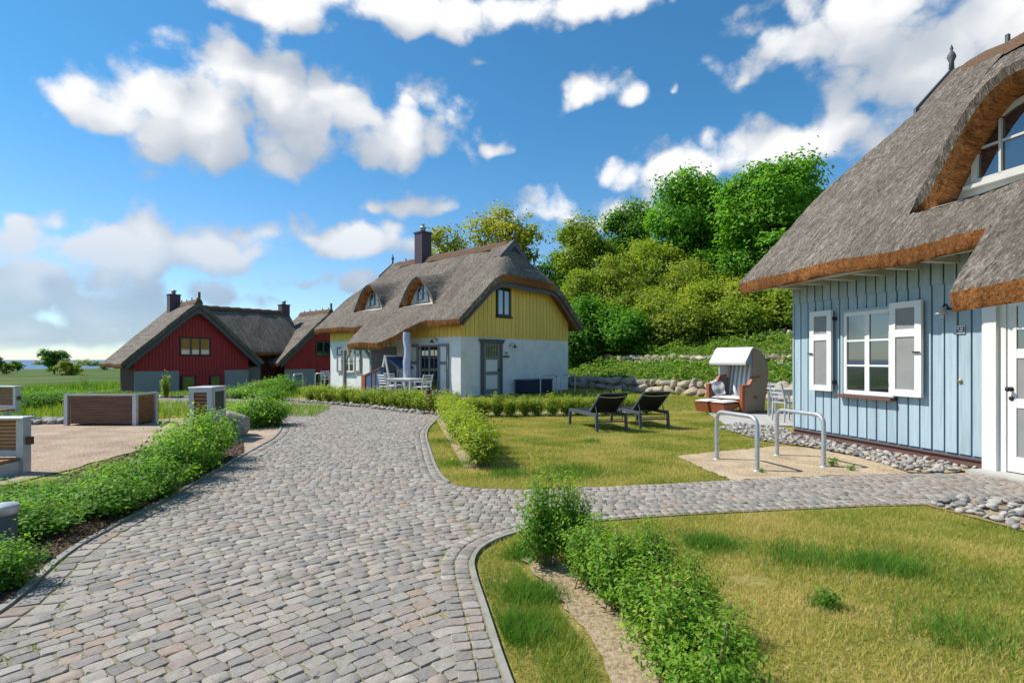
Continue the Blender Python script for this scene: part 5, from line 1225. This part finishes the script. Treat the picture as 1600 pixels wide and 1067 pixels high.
# slatted bench units at the left edge
def bench_unit(loc, rz, label, Lx, H, n=8, mat='slat_warm'):
    o = empty('slatted_bench', loc, rz, label, 'bench')
    slats(o, None, -Lx + .06, -.09, .30, H - .04, n, .03, mat, .03, .12)
    MB().box((-Lx, -.05, .0), (-Lx + .06, .05, H - .03)).build('leg', 'alu_frame', o); MB().box((-.09, -.06, .0), (.0, .07, H - .03)).build('leg', 'alu_frame', o)
    MB().bbox((-Lx - .03, -.10, H - .03), (.03, .12, H + .01), .006).build('top_rail', 'alu_frame', o)
    MB().box((-Lx + .06, -.03, .22), (-.09, .05, .298)).build('bottom_rail', 'alu_frame', o)
    for k in range(4): MB().box((-Lx + .04, -.50 + .115 * k, .17), (-.04, -.40 + .115 * k, .21)).build('seat_slat', 'slat_warm', o)
    MB().box((-.08, -.5, 0), (-.03, -.06, .168)).box((-Lx + .03, -.5, 0), (-Lx + .08, -.06, .168)).build('seat_support', 'alu_frame', o)
    MB().box((.0, -.02, H - .36), (.06, .04, H - .26)).build('bracket', 'rust_brown', o)
    return o
p = G(42, 738); bench_unit((float(p[0]), float(p[1]), 0), R(4), 'grey framed slatted bench back standing close behind the rose hedge', 1.5, .735)
p = G(28, 651); bench_unit((float(p[0]), float(p[1]), 0), R(-14), 'brown slatted bench at the meadow side of the gravel yard', 2.0, .80, 7, 'slat_brown')
def boulder(px, py, s3, rz, label, seed):
    p = G(px, py); me = stone_mesh('boulder', seed, 'boulder', 5, .16, 1.0)
    o = link('boulder', me, None, (p[0], p[1], s3[2] * .36), rz, s3); return tag(o, label, 'boulder')
boulder(370, 680, (.62, .6, .62), .6, 'rounded grey boulder beside the waste bin on the path side', 311)
boulder(287, 698, (.42, .5, .42), .2, 'brown boulder half hidden by the hedge left of the waste bin', 322)
# ------------------------------------------------------------------ foliage
def leaves_np(C, N, size, elong=1.6, r_=None, pointed=False):
    """C centres (n,3), N preferred normals (n,3); folded leaf per centre -> V, F"""
    r_ = r_ or rng; n = len(C); N = N + r_.normal(0, .45, (n, 3)); N /= np.linalg.norm(N, axis=1)[:, None] + 1e-9
    T = r_.normal(0, 1, (n, 3)); T -= N * (T * N).sum(1)[:, None]; T /= np.linalg.norm(T, axis=1)[:, None] + 1e-9
    B = np.cross(N, T); s = (size * r_.uniform(.65, 1.3, n))[:, None]; l = s * elong
    base = C - T * l * .5; tip = C + T * l * .5 - N * l * .12
    Lf = C + B * s * .5 + N * s * .14 - T * l * .04; Rt = C - B * s * .5 + N * s * .14 - T * l * .04
    V = np.stack([base, Rt, tip, Lf], 1).reshape(-1, 3); i = np.arange(n)[:, None] * 4
    Fc = np.concatenate([np.stack([i + 0, i + 1, i + 2], -1), np.stack([i + 0, i + 2, i + 3], -1)], 1).reshape(-1, 3)
    return V, Fc
def leaf_obj(name, C, N, size, mat, elong=1.6, r_=None, rn=None):
    r_ = r_ or rng; V, Fc = leaves_np(C, N, size, elong, r_); 
    rn = r_.beta(2.2, 2.2, len(C)) if rn is None else rn
    return np_mesh(name, V, Fc, mat, np.repeat(rn, 2))
def shrub_mesh(seed, w_, h, twigs, per, size, mat, bare=.15, elong=1.7, upright=.5, stem_r=.007):
    """leafy twigs fanning out of one stool; returns foliage mesh and stem mesh (unit placed at origin)"""
    r_ = np.random.default_rng(seed); C, N, RN = [], [], []; st = MB()
    for i in range(twigs):
        a = r_.uniform(0, 2 * math.pi); rad = math.sqrt(r_.uniform(0, 1)); el = r_.uniform(.55, 1.08)
        b0 = np.array((r_.normal(0, w_ * .10), r_.normal(0, w_ * .10), 0)); lump = 1 + .18 * math.sin(3 * a + seed)
        tip = np.array((math.cos(a) * rad * w_ * .5 * lump, math.sin(a) * rad * w_ * .5 * lump, h * (el * (1 - .35 * rad ** 2))))
        mid = b0 * .5 + tip * .5 + np.array((0, 0, h * .08)) * (1 - rad) - np.array((tip[0], tip[1], 0)) * .12 * upright
        q = np.linspace(0, 1, 5)[:, None]; cur = (1 - q) ** 2 * b0 + 2 * q * (1 - q) * mid + q ** 2 * tip
        if i % 2 == 0 or twigs < 40: st.tube([tuple(p) for p in cur], [stem_r * (1 - .16 * k) for k in range(5)], 4, cap=False)
        n = int(per * r_.uniform(.7, 1.3)); tt = r_.uniform(bare, 1.04, n)[:, None] ** .8; P_ = (1 - tt) ** 2 * b0 + 2 * tt * (1 - tt) * mid + tt ** 2 * tip
        P_ = P_ + r_.normal(0, 1, (n, 3)) * (.055 * w_ + .02) * np.array((1, 1, .8)); P_[:, 2] = np.maximum(P_[:, 2], .03)
        C.append(P_); o_ = P_ - np.array((0, 0, h * .35)); o_ /= np.linalg.norm(o_, axis=1)[:, None] + 1e-6; N.append(o_ * .6 + np.array((0, 0, .7)))
        RN.append(np.clip(r_.normal(.35 + .3 * r_.random(), .15, n) + .25 * (tt[:, 0] > .9), 0, 1))
    fm = leaf_obj('foliage', np.vstack(C), np.vstack(N), size, mat, elong, r_, np.concatenate(RN)); return fm, st.mesh('stem', 'twig', False)
def shrub(loc, meshes, label, group=None, s=1.0, sz=None, rz=None, name='shrub', cat='shrub'):
    o = empty(name, loc, rng.uniform(0, 6.3) if rz is None else rz, label, cat, group); o.scale = (s, s, sz or s)
    link('foliage', meshes[0], o); link('stem', meshes[1], o); return o
# rose hedge by the path, left
ROSE = [shrub_mesh(10 + i, .95, .62, 84, 72, .029, 'leaf_rose', .12, 1.35) for i in range(3)]
rose = [((-3.38, 3.55), .55, .70), ((-4.1, 4.6), .9, .62), ((-3.95, 5.3), .95, .78), ((-4.55, 5.4), .9, .58), ((-3.98, 6.0), .9, .9), ((-4.5, 6.2), .95, .74), ((-4.18, 6.75), .9, .95), ((-4.35, 7.45), .95, 1.05), ((-4.62, 8.1), 1.05, 1.15), ((-4.75, 4.9), .9, .5), ((-5.15, 5.6), .95, .5)]
for i, (p, s, sz) in enumerate(rose): shrub((*p, 0), ROSE[i % 3], 'low bright green rose bush in the hedge along the cobbles', 'rose bushes of the hedge', s, sz * (.76 if p[1] < 6.3 else 1.06))
# shrubs beyond the bin, at the path bend
for (px, py, s, sz, lab) in ((405, 666, 1.35, 1.15, 'rounded green bush at the bend of the cobbled path behind the boulder'), (372, 662, .9, .8, 'small green bush squeezed between boulder and bend bush'), (428, 664, .8, .9, 'bush spilling over the kerb at the path bend')):
    p = G(px, py); shrub((*p, 0), ROSE[rng.integers(3)], lab, None, s, sz)
for k, (px, py, s, sz) in enumerate(((385, 622, 1.6, .75), (415, 619, 1.9, 1.1), (440, 616, 1.8, 1.3), (360, 620, 1.5, .55), (432, 604, 1.6, 2.0), (425, 626, 1.3, .8))):
    p = GT(px, py); shrub(p, ROSE[k % 3], 'leafy green bush in the bank below the red house', 'bushes below the red house', s, sz)
YSH = shrub_mesh(31, .9, 1.0, 40, 30, .05, 'leaf_spring', .25, 1.6)
p = GT(432, 600); shrub(p, YSH, 'taller yellow-green shrub before the passage between the red gables', None, 2.0, 1.5)
# privet: foreground hedge on the right, L-shaped hedge, hedge of the yellow house
ORD = ['first', 'second', 'third', 'fourth', 'fifth', 'sixth', 'seventh', 'eighth', 'ninth', 'tenth', 'eleventh', 'twelfth', 'thirteenth', 'fourteenth', 'fifteenth', 'sixteenth']
PRV = [shrub_mesh(40 + i, .46, .54, 52, 70, .0155, 'leaf_privet', .22, 2.2, 1.1, .006) for i in range(3)]
fg = [((.30, 3.98), 1.0, 1.08, 0), ((.50, 4.10), .8, 1.0, 0), ((.56, 3.62), .95, .86, 1), ((.70, 3.28), 1.0, .86, 2), ((.92, 3.40), .8, .8, 0), ((.80, 2.92), .95, .8, 1), ((1.02, 2.95), .72, .75, 2), ((.80, 2.52), .95, .8, 0), ((1.0, 2.46), .72, .72, 1), ((.84, 2.12), .9, .8, 2)]
for i, (p, s, sz, k) in enumerate(fg): shrub((p[0] - .05, p[1], 0), PRV[k], 'straggly privet of the foreground hedge, %s from the kerb bend' % ORD[i], 'privet bushes of the foreground hedge', s * .92, sz * 1.12)
PRL = [shrub_mesh(50 + i, .62, .62, 46, 46, .028, 'leaf_lime', .16, 1.9, .9, .006) for i in range(3)]
a_, b_ = np.array((-.42, 7.75)), np.array((-1.62, 14.0))
for i in range(13):
    p = a_ + (b_ - a_) * i / 12 + rng.normal(0, .03, 2); shrub((*p, 0), PRL[i % 3], 'clipped privet of the hedge along the cobbles, %s from the side path' % ORD[i], 'privets of the hedge along the path', 1.05 + rng.uniform(-.08, .1), 1.0 + rng.uniform(-.08, .1))
a_, b_ = np.array((-1.45, 14.3)), np.array((3.6, 14.9))
for i in range(15):
    p = a_ + (b_ - a_) * i / 14 + rng.normal(0, .04, 2); shrub((*p, 0), PRL[i % 3], 'young privet of the hedge behind the loungers, %s from the cobbles' % ORD[i], 'privets of the hedge behind the loungers', .85 + rng.uniform(-.1, .12), 1.0 + rng.uniform(-.12, .1))
tag(sheet('hedge_gravel', [(-1.6, 14.75), (3.8, 15.3), (3.9, 15.8), (-1.6, 15.2)], .004, 'kerb_stone'), 'pale gravel strip behind the thin hedge', kind='structure')
hp = offset(far_edge, -0.75)[:24]; hp = resample(hp, .52)
for i, p in enumerate(hp[1:16]):
    shrub((*p, 0), PRL[i % 3], 'clipped privet of the yellow house hedge, %s from the rust-brown bollard' % ORD[i], 'privets of the yellow house hedge', 1.15 + rng.uniform(-.1, .12), 1.02 + rng.uniform(-.08, .08))
# bushes and tall weeds on the edge of the meadow
for k, (px, py, s, sz) in enumerate(((20, 640, 2.0, .75), (60, 636, 2.2, .8), (95, 633, 2.1, .8), (130, 630, 2.0, .7), (165, 627, 1.8, .6), (200, 628, 1.6, .5), (45, 628, 2.2, .7), (110, 622, 2.2, .7), (180, 615, 1.7, .55))):
    p = GT(px, py); shrub(p, ROSE[k % 3], 'wild green bush on the meadow edge beyond the gravel yard', 'bushes on the meadow edge', s, sz)
CLIMB = shrub_mesh(61, .8, 1.6, 26, 30, .06, 'leaf_lime', .1, 1.6, .3)
p = GT(203, 612); shrub(p, CLIMB, 'climbing shrub at the left corner of the red house', None, 1.0, 1.2)
p = GT(259, 622); shrub(p, shrub_mesh(62, .35, 1.5, 14, 40, .06, 'leaf_lime', .05, 1.6, .2), 'slender upright young plant before the grey panel of the red house', None, 1.0, .85)
p = GT(130, 612); shrub(p, shrub_mesh(63, .9, 1.9, 12, 16, .06, 'weed', .2, 1.6, .2), 'tall thin sapling rising above the meadow bushes', None, 1.0, 1.0, name='sapling', cat='sapling')

# ------------------------------------------------------------------ trees
def tree_mesh(seed, H, Wc, base, lobes, clumps, per, size, mat, clump_r=.55, tr=.16):
    """crown of leaf clumps on the surface of several lobes, tapered trunk with limbs reaching the lobes"""
    r_ = np.random.default_rng(seed); LB = []
    for i in range(lobes):
        a = 2.4 * i + r_.uniform(-.4, .4); t = (i + .5) / lobes; zc = base + (H - base) * (.22 + .62 * t) ; rr = Wc * .5 * math.sin(math.pi * min(1, .18 + .78 * (1 - t) )) * r_.uniform(.45, .75)
        LB.append((math.cos(a) * rr, math.sin(a) * rr, zc, Wc * r_.uniform(.20, .30) * (1.15 - .45 * t)))
    LB.append((0, 0, H - Wc * .22, Wc * .22)); LB.append((0, 0, base + (H - base) * .5, Wc * .3))
    C, N, RN = [], [], []
    for i in range(clumps):
        lx, ly, lz, lr = LB[r_.integers(len(LB))]; d = r_.normal(0, 1, 3); d /= np.linalg.norm(d); d[2] = d[2] * .9 + .1
        c = np.array((lx, ly, lz)) + d * lr * r_.uniform(.55, 1.12); n = int(per * r_.uniform(.5, 1.4)); cr = clump_r * r_.uniform(.6, 1.3)
        P_ = c + r_.normal(0, 1, (n, 3)) * cr * np.array((.62, .62, .42)); C.append(P_); N.append(np.tile(d * .5 + np.array((0, 0, .7)), (n, 1)) + (P_ - c) * .5)
        RN.append(np.clip(r_.normal(.25 + .5 * r_.random(), .13, n), 0, 1))
    C = np.vstack(C); C[:, 2] = np.maximum(C[:, 2], .15)
    fm = leaf_obj('crown', C, np.vstack(N), size, mat, 1.25, r_, np.concatenate(RN))
    tk = MB(); tk.tube([(0, 0, -.3), (.05, .03, base * .6), (-.04, .06, base + (H - base) * .3), (.03, 0, base + (H - base) * .65), (0, .02, H * .92)], [tr * 1.25, tr, tr * .75, tr * .42, tr * .1], 8)
    for (lx, ly, lz, lr) in LB[:-2]:
        z0 = max(.3, base * .8 + (lz - base) * .35); m_ = (lx * .5, ly * .5, (z0 + lz) / 2 + .1)
        tk.tube([(0, 0, z0), m_, (lx, ly, lz)], [tr * .45, tr * .28, tr * .1], 6)
        for k in range(3):
            d = r_.normal(0, 1, 3); d[2] = abs(d[2]); d /= np.linalg.norm(d); tk.tube([(lx, ly, lz), tuple(np.array((lx, ly, lz)) + d * lr * .9)], [tr * .12, tr * .04], 4, cap=False)
    return fm, tk.mesh('trunk', 'bark', False)
def tree(loc, meshes, label, group=None, s=1.0, rz=None, name='tree', cat='tree', sz=None):
    o = empty(name, loc, rng.uniform(0, 6.3) if rz is None else rz, label, cat, group); o.scale = (s, s, sz or s); link('crown', meshes[0], o); link('trunk', meshes[1], o); return o
def at_depth(px, y): x = (px - 800) / F * y; return np.array((x, y, float(ground(x, y))))
def top_h(py, y, z0): return CAMH + (HOR - py) / F * y - z0
def put_tree(px, y, ptop, Wpx, seed, mat, label, base=.25, lobes=9, clumps=170, per=70, size=.17, clump_r=.55, group=None, name='tree', cat='tree', tr=.16):
    clumps = int(clumps * 1.45); per = int(per * .8); clump_r *= 1.1
    p = at_depth(px, y); H = top_h(ptop, y, p[2]); Wc = Wpx / F * y
    return tree(p, tree_mesh(seed, H, Wc, H * base, lobes, clumps, per, size, mat, clump_r, tr), label, group, name=name, cat=cat)
put_tree(790, 44, 318, 130, 70, 'leaf_spring', 'airy yellow-green tree rising behind the yellow house ridge', .35, 11, 130, 60, .20, .6)
put_tree(700, 46, 352, 120, 71, 'leaf_spring', 'lower yellow-green tree behind the dark chimney', .3, 10, 95, 55, .19, .55)
put_tree(868, 47, 396, 70, 72, 'leaf_dark', 'small dark tree between yellow house and bank', .2, 7, 70, 60, .18)
put_tree(915, 43, 340, 120, 73, 'leaf_lime', 'lime green tree on the bank beside the yellow gable', .15, 10, 230, 75, .17)
put_tree(985, 46, 314, 115, 74, 'leaf_dark', 'dark green pointed tree in the middle of the bank', .12, 10, 240, 75, .17)
put_tree(1088, 41, 264, 155, 75, 'leaf_maple', 'tall bright green maple in the middle of the bank', .18, 12, 300, 80, .19, .6)
put_tree(1205, 35, 246, 165, 76, 'leaf_maple', 'tall airy maple closest to the blue house roof', .2, 12, 260, 75, .19, .55)
put_tree(1150, 40, 330, 130, 77, 'leaf_maple', 'lower maple between the two tall maples', .1, 9, 210, 75, .18)
put_tree(1030, 40, 385, 120, 78, 'leaf_lime', 'light round tree under the maples', .1, 8, 190, 70, .16)
bush = [(905, 38, 425, 95, 'leaf_lime', 'lime green bush beside the yellow gable verge'), (955, 37, 398, 125, 'leaf_olive', 'olive hawthorn bush on the bank with brownish tips'), (1075, 36, 408, 120, 'leaf_olive', 'olive hawthorn bush below the tall maple'),
        (1010, 35, 455, 110, 'leaf_lime', 'light green bush low on the bank'), (1120, 33, 450, 130, 'leaf_lime', 'light green spreading bush right of the bank centre'), (925, 34, 470, 100, 'leaf_maple', 'fresh green bush beside the rear corner of the yellow house'),
        (1190, 31, 430, 120, 'leaf_olive', 'olive bush beside the blue house eave'), (975, 33, 490, 100, 'leaf_maple', 'fresh green bush at the upper edge of the bank'), (1060, 32, 478, 120, 'leaf_olive', 'olive green low bush above the bank stones'),
        (1160, 30, 480, 120, 'leaf_lime', 'light low bush above the topmost stones'), (1228, 29, 462, 90, 'leaf_lime', 'light bush half hidden by the blue wall'), (900, 33, 515, 60, 'leaf_dark', 'dark low bush close behind the yellow gable'), (1000, 41, 372, 110, 'leaf_lime', 'lime green tree-like bush filling the middle of the bank'), (1130, 38, 385, 120, 'leaf_maple', 'bright bush between the maples'), (880, 42, 430, 70, 'leaf_maple', 'bright bush peeping over the yellow house eave'), (1255, 33, 380, 110, 'leaf_maple', 'maple bush behind the blue house roof')]
for k, (px, y, pt, wd, mt, lab) in enumerate(bush): put_tree(px, y, pt, wd, 90 + k, mt, lab, .04, 8, 200, 65, .13, .45, name='bush', cat='bush', tr=.08)
# meadow
def meadow_tree(px, py, ptop, wpx, seed, mat, label, base, name='tree', cat='tree', cl=110, size=None):
    p = GT(px, py); H = CAMH + (HOR - ptop) / F * p[1] - p[2]; Wc = wpx / F * p[1]; k = Wc / 10
    return tree(p, tree_mesh(seed, H, Wc, H * base, 9, cl, 60, size or .3 * k + .1, mat, .07 * Wc, .03 * H), label, name=name, cat=cat)
meadow_tree(85, 584, 549, 48, 120, 'leaf_dark', 'lone broad tree standing in the meadow', .25)
meadow_tree(108, 586, 568, 40, 121, 'leaf_olive', 'round light bush beside the lone meadow tree', .02, 'bush', 'bush')
meadow_tree(27, 582, 564, 18, 122, 'leaf_dark', 'small dark meadow tree left of the lone tree', .1)
meadow_tree(10, 584, 567, 22, 123, 'leaf_olive', 'low olive bush at the far left of the meadow', .05, 'bush', 'bush')
meadow_tree(-4, 586, 555, 18, 124, 'leaf_dark', 'dark tree cut by the left picture edge', .05)
meadow_tree(163, 578, 565, 16, 125, 'leaf_dark', 'small dark bush near the shore beside the red house', .03, 'bush', 'bush')
for k, (px, py, pt, wd) in enumerate(((128, 572, 565, 26), (145, 573, 566, 22), (60, 571, 566, 20))): meadow_tree(px, py, pt, wd, 126 + k, 'leaf_olive', 'low scrub patch on the shore line', .02, 'bush', 'bush', 60)
for o in bpy.data.objects:
    if o.get('label') == 'low scrub patch on the shore line': o['group'] = 'shore scrub'

# ------------------------------------------------------------------ ground cover on the bank, grass, weeds
def scatter(poly, n): 
    poly = np.asarray(poly); lo, hi = poly.min(0), poly.max(0); out = []
    while sum(map(len, out)) < n:
        P_ = rng.uniform(lo, hi, (n, 2)); out.append(P_[inpoly(P_, poly)])
    return np.vstack(out)[:n]
N_ = 62000; tt = rng.uniform(.25, 15, N_); ss = rng.uniform(-7, 18, N_); P_ = WP + WN * tt[:, None] + WD * ss[:, None]
cl_ = np.sin(P_[:, 0] * 1.3 + 2 * np.sin(P_[:, 1] * .9)) * np.sin(P_[:, 1] * 1.7 + 1.3 * np.sin(P_[:, 0])); 
nearst = np.exp(-((tt - 4.15) / .45) ** 2) + np.exp(-((tt - 8.3) / .45) ** 2) * (ss > 5) + np.exp(-((tt - .15) / .3) ** 2)
keep = rng.random(N_) < np.clip(.75 + .5 * cl_, .1, 1) * (1 - .85 * np.clip(nearst, 0, 1)); P_ = P_[keep]; tt = tt[keep]; cl_ = cl_[keep]
z = ground(P_[:, 0], P_[:, 1]) + rng.random(len(P_)) ** 1.3 * np.clip(.28 + .34 * (cl_ + .4), .06, .75); C = np.column_stack([P_, z])
tag(link('ground_cover', leaf_obj('ground_cover', C, np.tile((0, -.2, .8), (len(C), 1)), .10, 'weed', 1.6)), 'bright green undergrowth covering the bank between the stone rows', kind='stuff')
def blades(name, P_, h, wd, mat, label, rn, lean=.5, zf=None):
    n = len(P_); a = rng.uniform(0, 2 * math.pi, n); hh = h * rng.uniform(.5, 1.35, n); ww = wd * rng.uniform(.7, 1.3, n)
    z0 = (ground(P_[:, 0], P_[:, 1]) if zf is None else zf) - .012; d = np.stack([np.cos(a), np.sin(a)], 1); ln = (rng.normal(0, lean, (n, 2)) * hh[:, None])
    A = np.column_stack([P_ - d * ww[:, None] / 2, np.full(n, 0) + z0]); B = np.column_stack([P_ + d * ww[:, None] / 2, np.full(n, 0) + z0]); T = np.column_stack([P_ + ln, z0 + hh])
    V = np.stack([A, B, T], 1).reshape(-1, 3); Fc = np.arange(3 * n).reshape(-1, 3)
    return tag(link(name, np_mesh(name, V, Fc, mat, np.clip(rn, 0, 1))), label, kind='stuff')
def dry(P_):
    """patchy lawn: 0 lush, 1 straw"""
    x, y = P_[:, 0], P_[:, 1]
    return .52 + .20 * np.sin(x * 1.9 + 1.5 * np.sin(y * 1.3)) * np.sin(y * 2.3 + np.sin(x * 1.7)) + .15 * np.sin(x * 5.1 + 2 * np.sin(y * 4)) * np.sin(y * 4.7 + x) + rng.normal(0, .17, len(P_))
lawn1 = np.vstack([right_edge[2:-6] + (.0, .0), [G(1450, 790), (5.0, 4.2), (6.5, 3.6), (6.5, 1.2), (.5, 1.2)]])
P1 = scatter(lawn1, 210000); P1 = P1[(pdist(P1, right_edge) > .045)]
hl = np.array(((.28, 4.10), (.44, 3.62), (.56, 3.28), (.66, 2.9), (.68, 2.5), (.70, 1.9))); soil = pdist(P1, hl + (-.10, 0)) ; P1 = P1[(soil > .17) | (rng.random(len(P1)) < .1)]
for (cx_, cy_, rr) in ((1.65, 3.72, .10), (2.2, 2.9, .07)): P1 = P1[(np.hypot((P1[:, 0] - cx_) / 1.5, P1[:, 1] - cy_) > rr) | (rng.random(len(P1)) < .15)]
blades('grass', P1, .036, .0042, 'grass_blade', 'patchy dry lawn grass in the foreground', dry(P1))
# lush tufts
tv = []
for (px, py, r0, n) in ((1380, 885, .20, 2200), (1110, 850, .16, 1500), (815, 868, .12, 700), (805, 985, .16, 1900), (830, 930, .16, 1400), (1290, 945, .07, 300), (1250, 870, .3, 1200), (1500, 990, .25, 900)):
    c = G(px, py); tv.append(c + rng.normal(0, r0 * .5, (n, 2)) * (1.3, 1))
tv = np.vstack(tv); tv = tv[inpoly(tv, lawn1) & (pdist(tv, right_edge) > .06)]
blades('grass_tuft', tv, .085, .005, 'grass_lush', 'taller lush grass tufts in the foreground lawn', rng.beta(2, 3, len(tv)), .45)
mid = scatter([(.02, 4.2), (.30, 3.9), (.75, 3.0), (.95, 2.2), (.75, 1.6), (.22, 2.2), (.0, 3.3)], 9000); mid = mid[inpoly(mid, lawn1) & (pdist(mid, hl + (-.12, 0)) > .16) & (pdist(mid, right_edge) > .07)]
blades('grass_tuft', mid, .065, .0045, 'grass_lush', 'longer grass between kerb and foreground hedge', np.clip(rng.beta(2, 2, len(mid)) + .15, 0, 1), .5)
sl = smooth([(.10, 4.10), (.26, 3.62), (.38, 3.28), (.48, 2.9), (.50, 2.5), (.52, 1.9)], 2); jl = offset(sl, -.04) + rng.normal(0, .018, sl.shape); jr = offset(sl, .24) + rng.normal(0, .018, sl.shape)
sheet('soil_strip', np.vstack([jl, jr[::-1]]), .003, 'bare_soil', 'bare soil strip along the foreground hedge')
lawn2 = np.vstack([upper_edge[8:], [(-1.5, 15.0), (3.5, 15.4), (9.2, 15.3), (9.0, 14.0), G(1215, 668), G(1150, 661), G(1120, 668), G(1190, 690), G(1215, 697), G(1120, 705), G(1055, 712), G(1142, 750)]])
P2 = scatter(lawn2, 230000); P2 = P2[pdist(P2, upper_edge) > .05]
P2 = P2[~((np.abs(P2[:, 0] - 7.4) < 2.1) & (np.abs(P2[:, 1] - 13.6) < 1.5))]
ps = np.array(((-.55, 7.6), (-1.85, 14.0))); P2 = P2[(pdist(P2, ps) > .13) | (rng.random(len(P2)) < .12)]
bp = np.hypot((P2[:, 0] - 1.9) / 1.5, P2[:, 1] - 10.7); P2 = P2[(bp > .5) | (rng.random(len(P2)) < .3 + .7 * (bp > .4))]
blades('grass', P2, .034, .007, 'grass_blade', 'patchy dry lawn grass round the sun loungers', dry(P2) + .05)
sheet('soil_strip', np.vstack([ps + (-.12, 0), (ps + (.12, 0))[::-1]]), .003, 'bare_soil', 'bare soil strip along the clipped hedge by the path')
lawn3 = [(-1.5, 15.9), (4.0, 15.9), (8.6, 16.2), (8.9, 20.0), (4.2, 26.8), (2.0, 24.6), (-1.6, 21.0), (-2.6, 18.4), (-2.2, 16.2)]
P3 = scatter(lawn3, 60000); P3 = P3[hill_t(P3[:, 0], P3[:, 1]) < -.25]
blades('grass', P3, .05, .014, 'grass_blade', 'greener lawn grass before the field-stone wall and yellow gable', np.clip(rng.beta(2, 3, len(P3)), 0, 1))
# green tuft in lawn under hedge and beach chair
tv = np.vstack([G(px, py) + rng.normal(0, r0 * .5, (n, 2)) for px, py, r0, n in ((1130, 648, .6, 1500), (1200, 645, .5, 900), (925, 690, .2, 300), (800, 740, .35, 900), (900, 735, .5, 1100), (690, 690, .3, 500), (715, 725, .3, 600))])
tv = tv[inpoly(tv, lawn2)]; blades('grass_tuft', tv, .07, .008, 'grass_lush', 'taller lush tufts in the lawn by the loungers', rng.beta(2, 3, len(tv)), .4)
# rough grass and weeds between gravel yard and meadow, and round the red house
wp = scatter([(-20, 12.6), (-9.5, 13.9), (-5.2, 14.3), (-5.6, 17.0), (-9, 18.5), (-15, 19), (-26, 24), (-30, 20)], 26000)
blades('wild_grass', wp, .20, .022, 'weed', 'rough tall grass between gravel yard and meadow', rng.beta(2, 2, len(wp)), .35)
wp = scatter([(-30, 24), (-9, 21), (-7, 24), (-9.8, 28.5), (-13, 37), (-22, 34), (-27, 33), (-40, 40)], 26000)
blades('wild_grass', wp, .20, .035, 'weed', 'rough grass round the foot of the red house', rng.beta(2, 2, len(wp)), .35)
# far meadow reeds: sparse, broad
wp = np.column_stack([rng.uniform(-75, -22, 30000), rng.uniform(30, 110, 30000)]); wp = wp[(-.8 * wp[:, 0] + .6 * wp[:, 1] > 44)]
blades('meadow_grass', wp, .5, .08, 'weed', 'tall meadow grass running down to the shore', rng.beta(2, 3, len(wp)), .3)
# grass in the cobble joints
jp = []
for _ in range(150):
    c = np.array((rng.uniform(-4.5, 3.5), rng.uniform(2.3, 10))); 
    if inpoly(c, path_poly)[0]: jp.append(c + rng.normal(0, .022, (26, 2)))
jp = np.vstack(jp); jp = jp[inpoly(jp, path_poly)]
blades('joint_grass', jp, .026, .004, 'grass_lush', 'moss and grass sprouting in the cobble joints', np.clip(rng.beta(2, 2, len(jp)) + .2, 0, 1), .6, zf=.012)
# plants in the planter, weeds in the sand, small herbs in the lawn
Mp = PLT.matrix_basis; pc = np.array([(Mp @ Vector((rng.uniform(.1, Lp - .0) + .0, rng.uniform(.12, .5), 0)))[:2] for _ in range(1500)])
blades('planter_grass', pc, .16, .014, 'grass_lush', 'yellow-green grasses growing out of the slatted planter', np.clip(rng.beta(2, 2, len(pc)) + .2, 0, 1), .5, zf=Hh - .12)
WEED = shrub_mesh(150, .22, .14, 9, 12, .022, 'leaf_rose', .2, 1.8, .3, .003)
for k, (px, py, s, lab) in enumerate(((1300, 728, 1.0, 'small weed at the foot of the rack beside the blue wall'), (1330, 735, .7, 'weed sprouting in the sand at the pebble edge'), (1290, 945, .8, 'small leafy herb in the foreground lawn'), (1190, 738, .5, 'tiny weed at the foot of the rack farther from the blue wall'), (820, 862, 1.1, 'clump of green weed inside the kerb bend'))):
    p = G(px, py); shrub((*p, 0), WEED, lab, None, s, s, name='weed', cat='weed')
# bark chips and dry leaves on the mulch
mp_ = scatter(bed_poly, 5200); C = np.column_stack([mp_, .012 + rng.random(len(mp_)) * .02])
simple('bark_chip', (0.12, 0.075, 0.05), .9, .4, 9, 0)
link_o = link('bark_chips', leaf_obj('bark_chips', C, np.tile((0, 0, 1.0), (len(C), 1)), .022, 'bark_chip', 1.9)); tag(link_o, 'loose bark chips and dry leaves under the rose hedge', kind='stuff')
print('objects', len(bpy.data.objects))
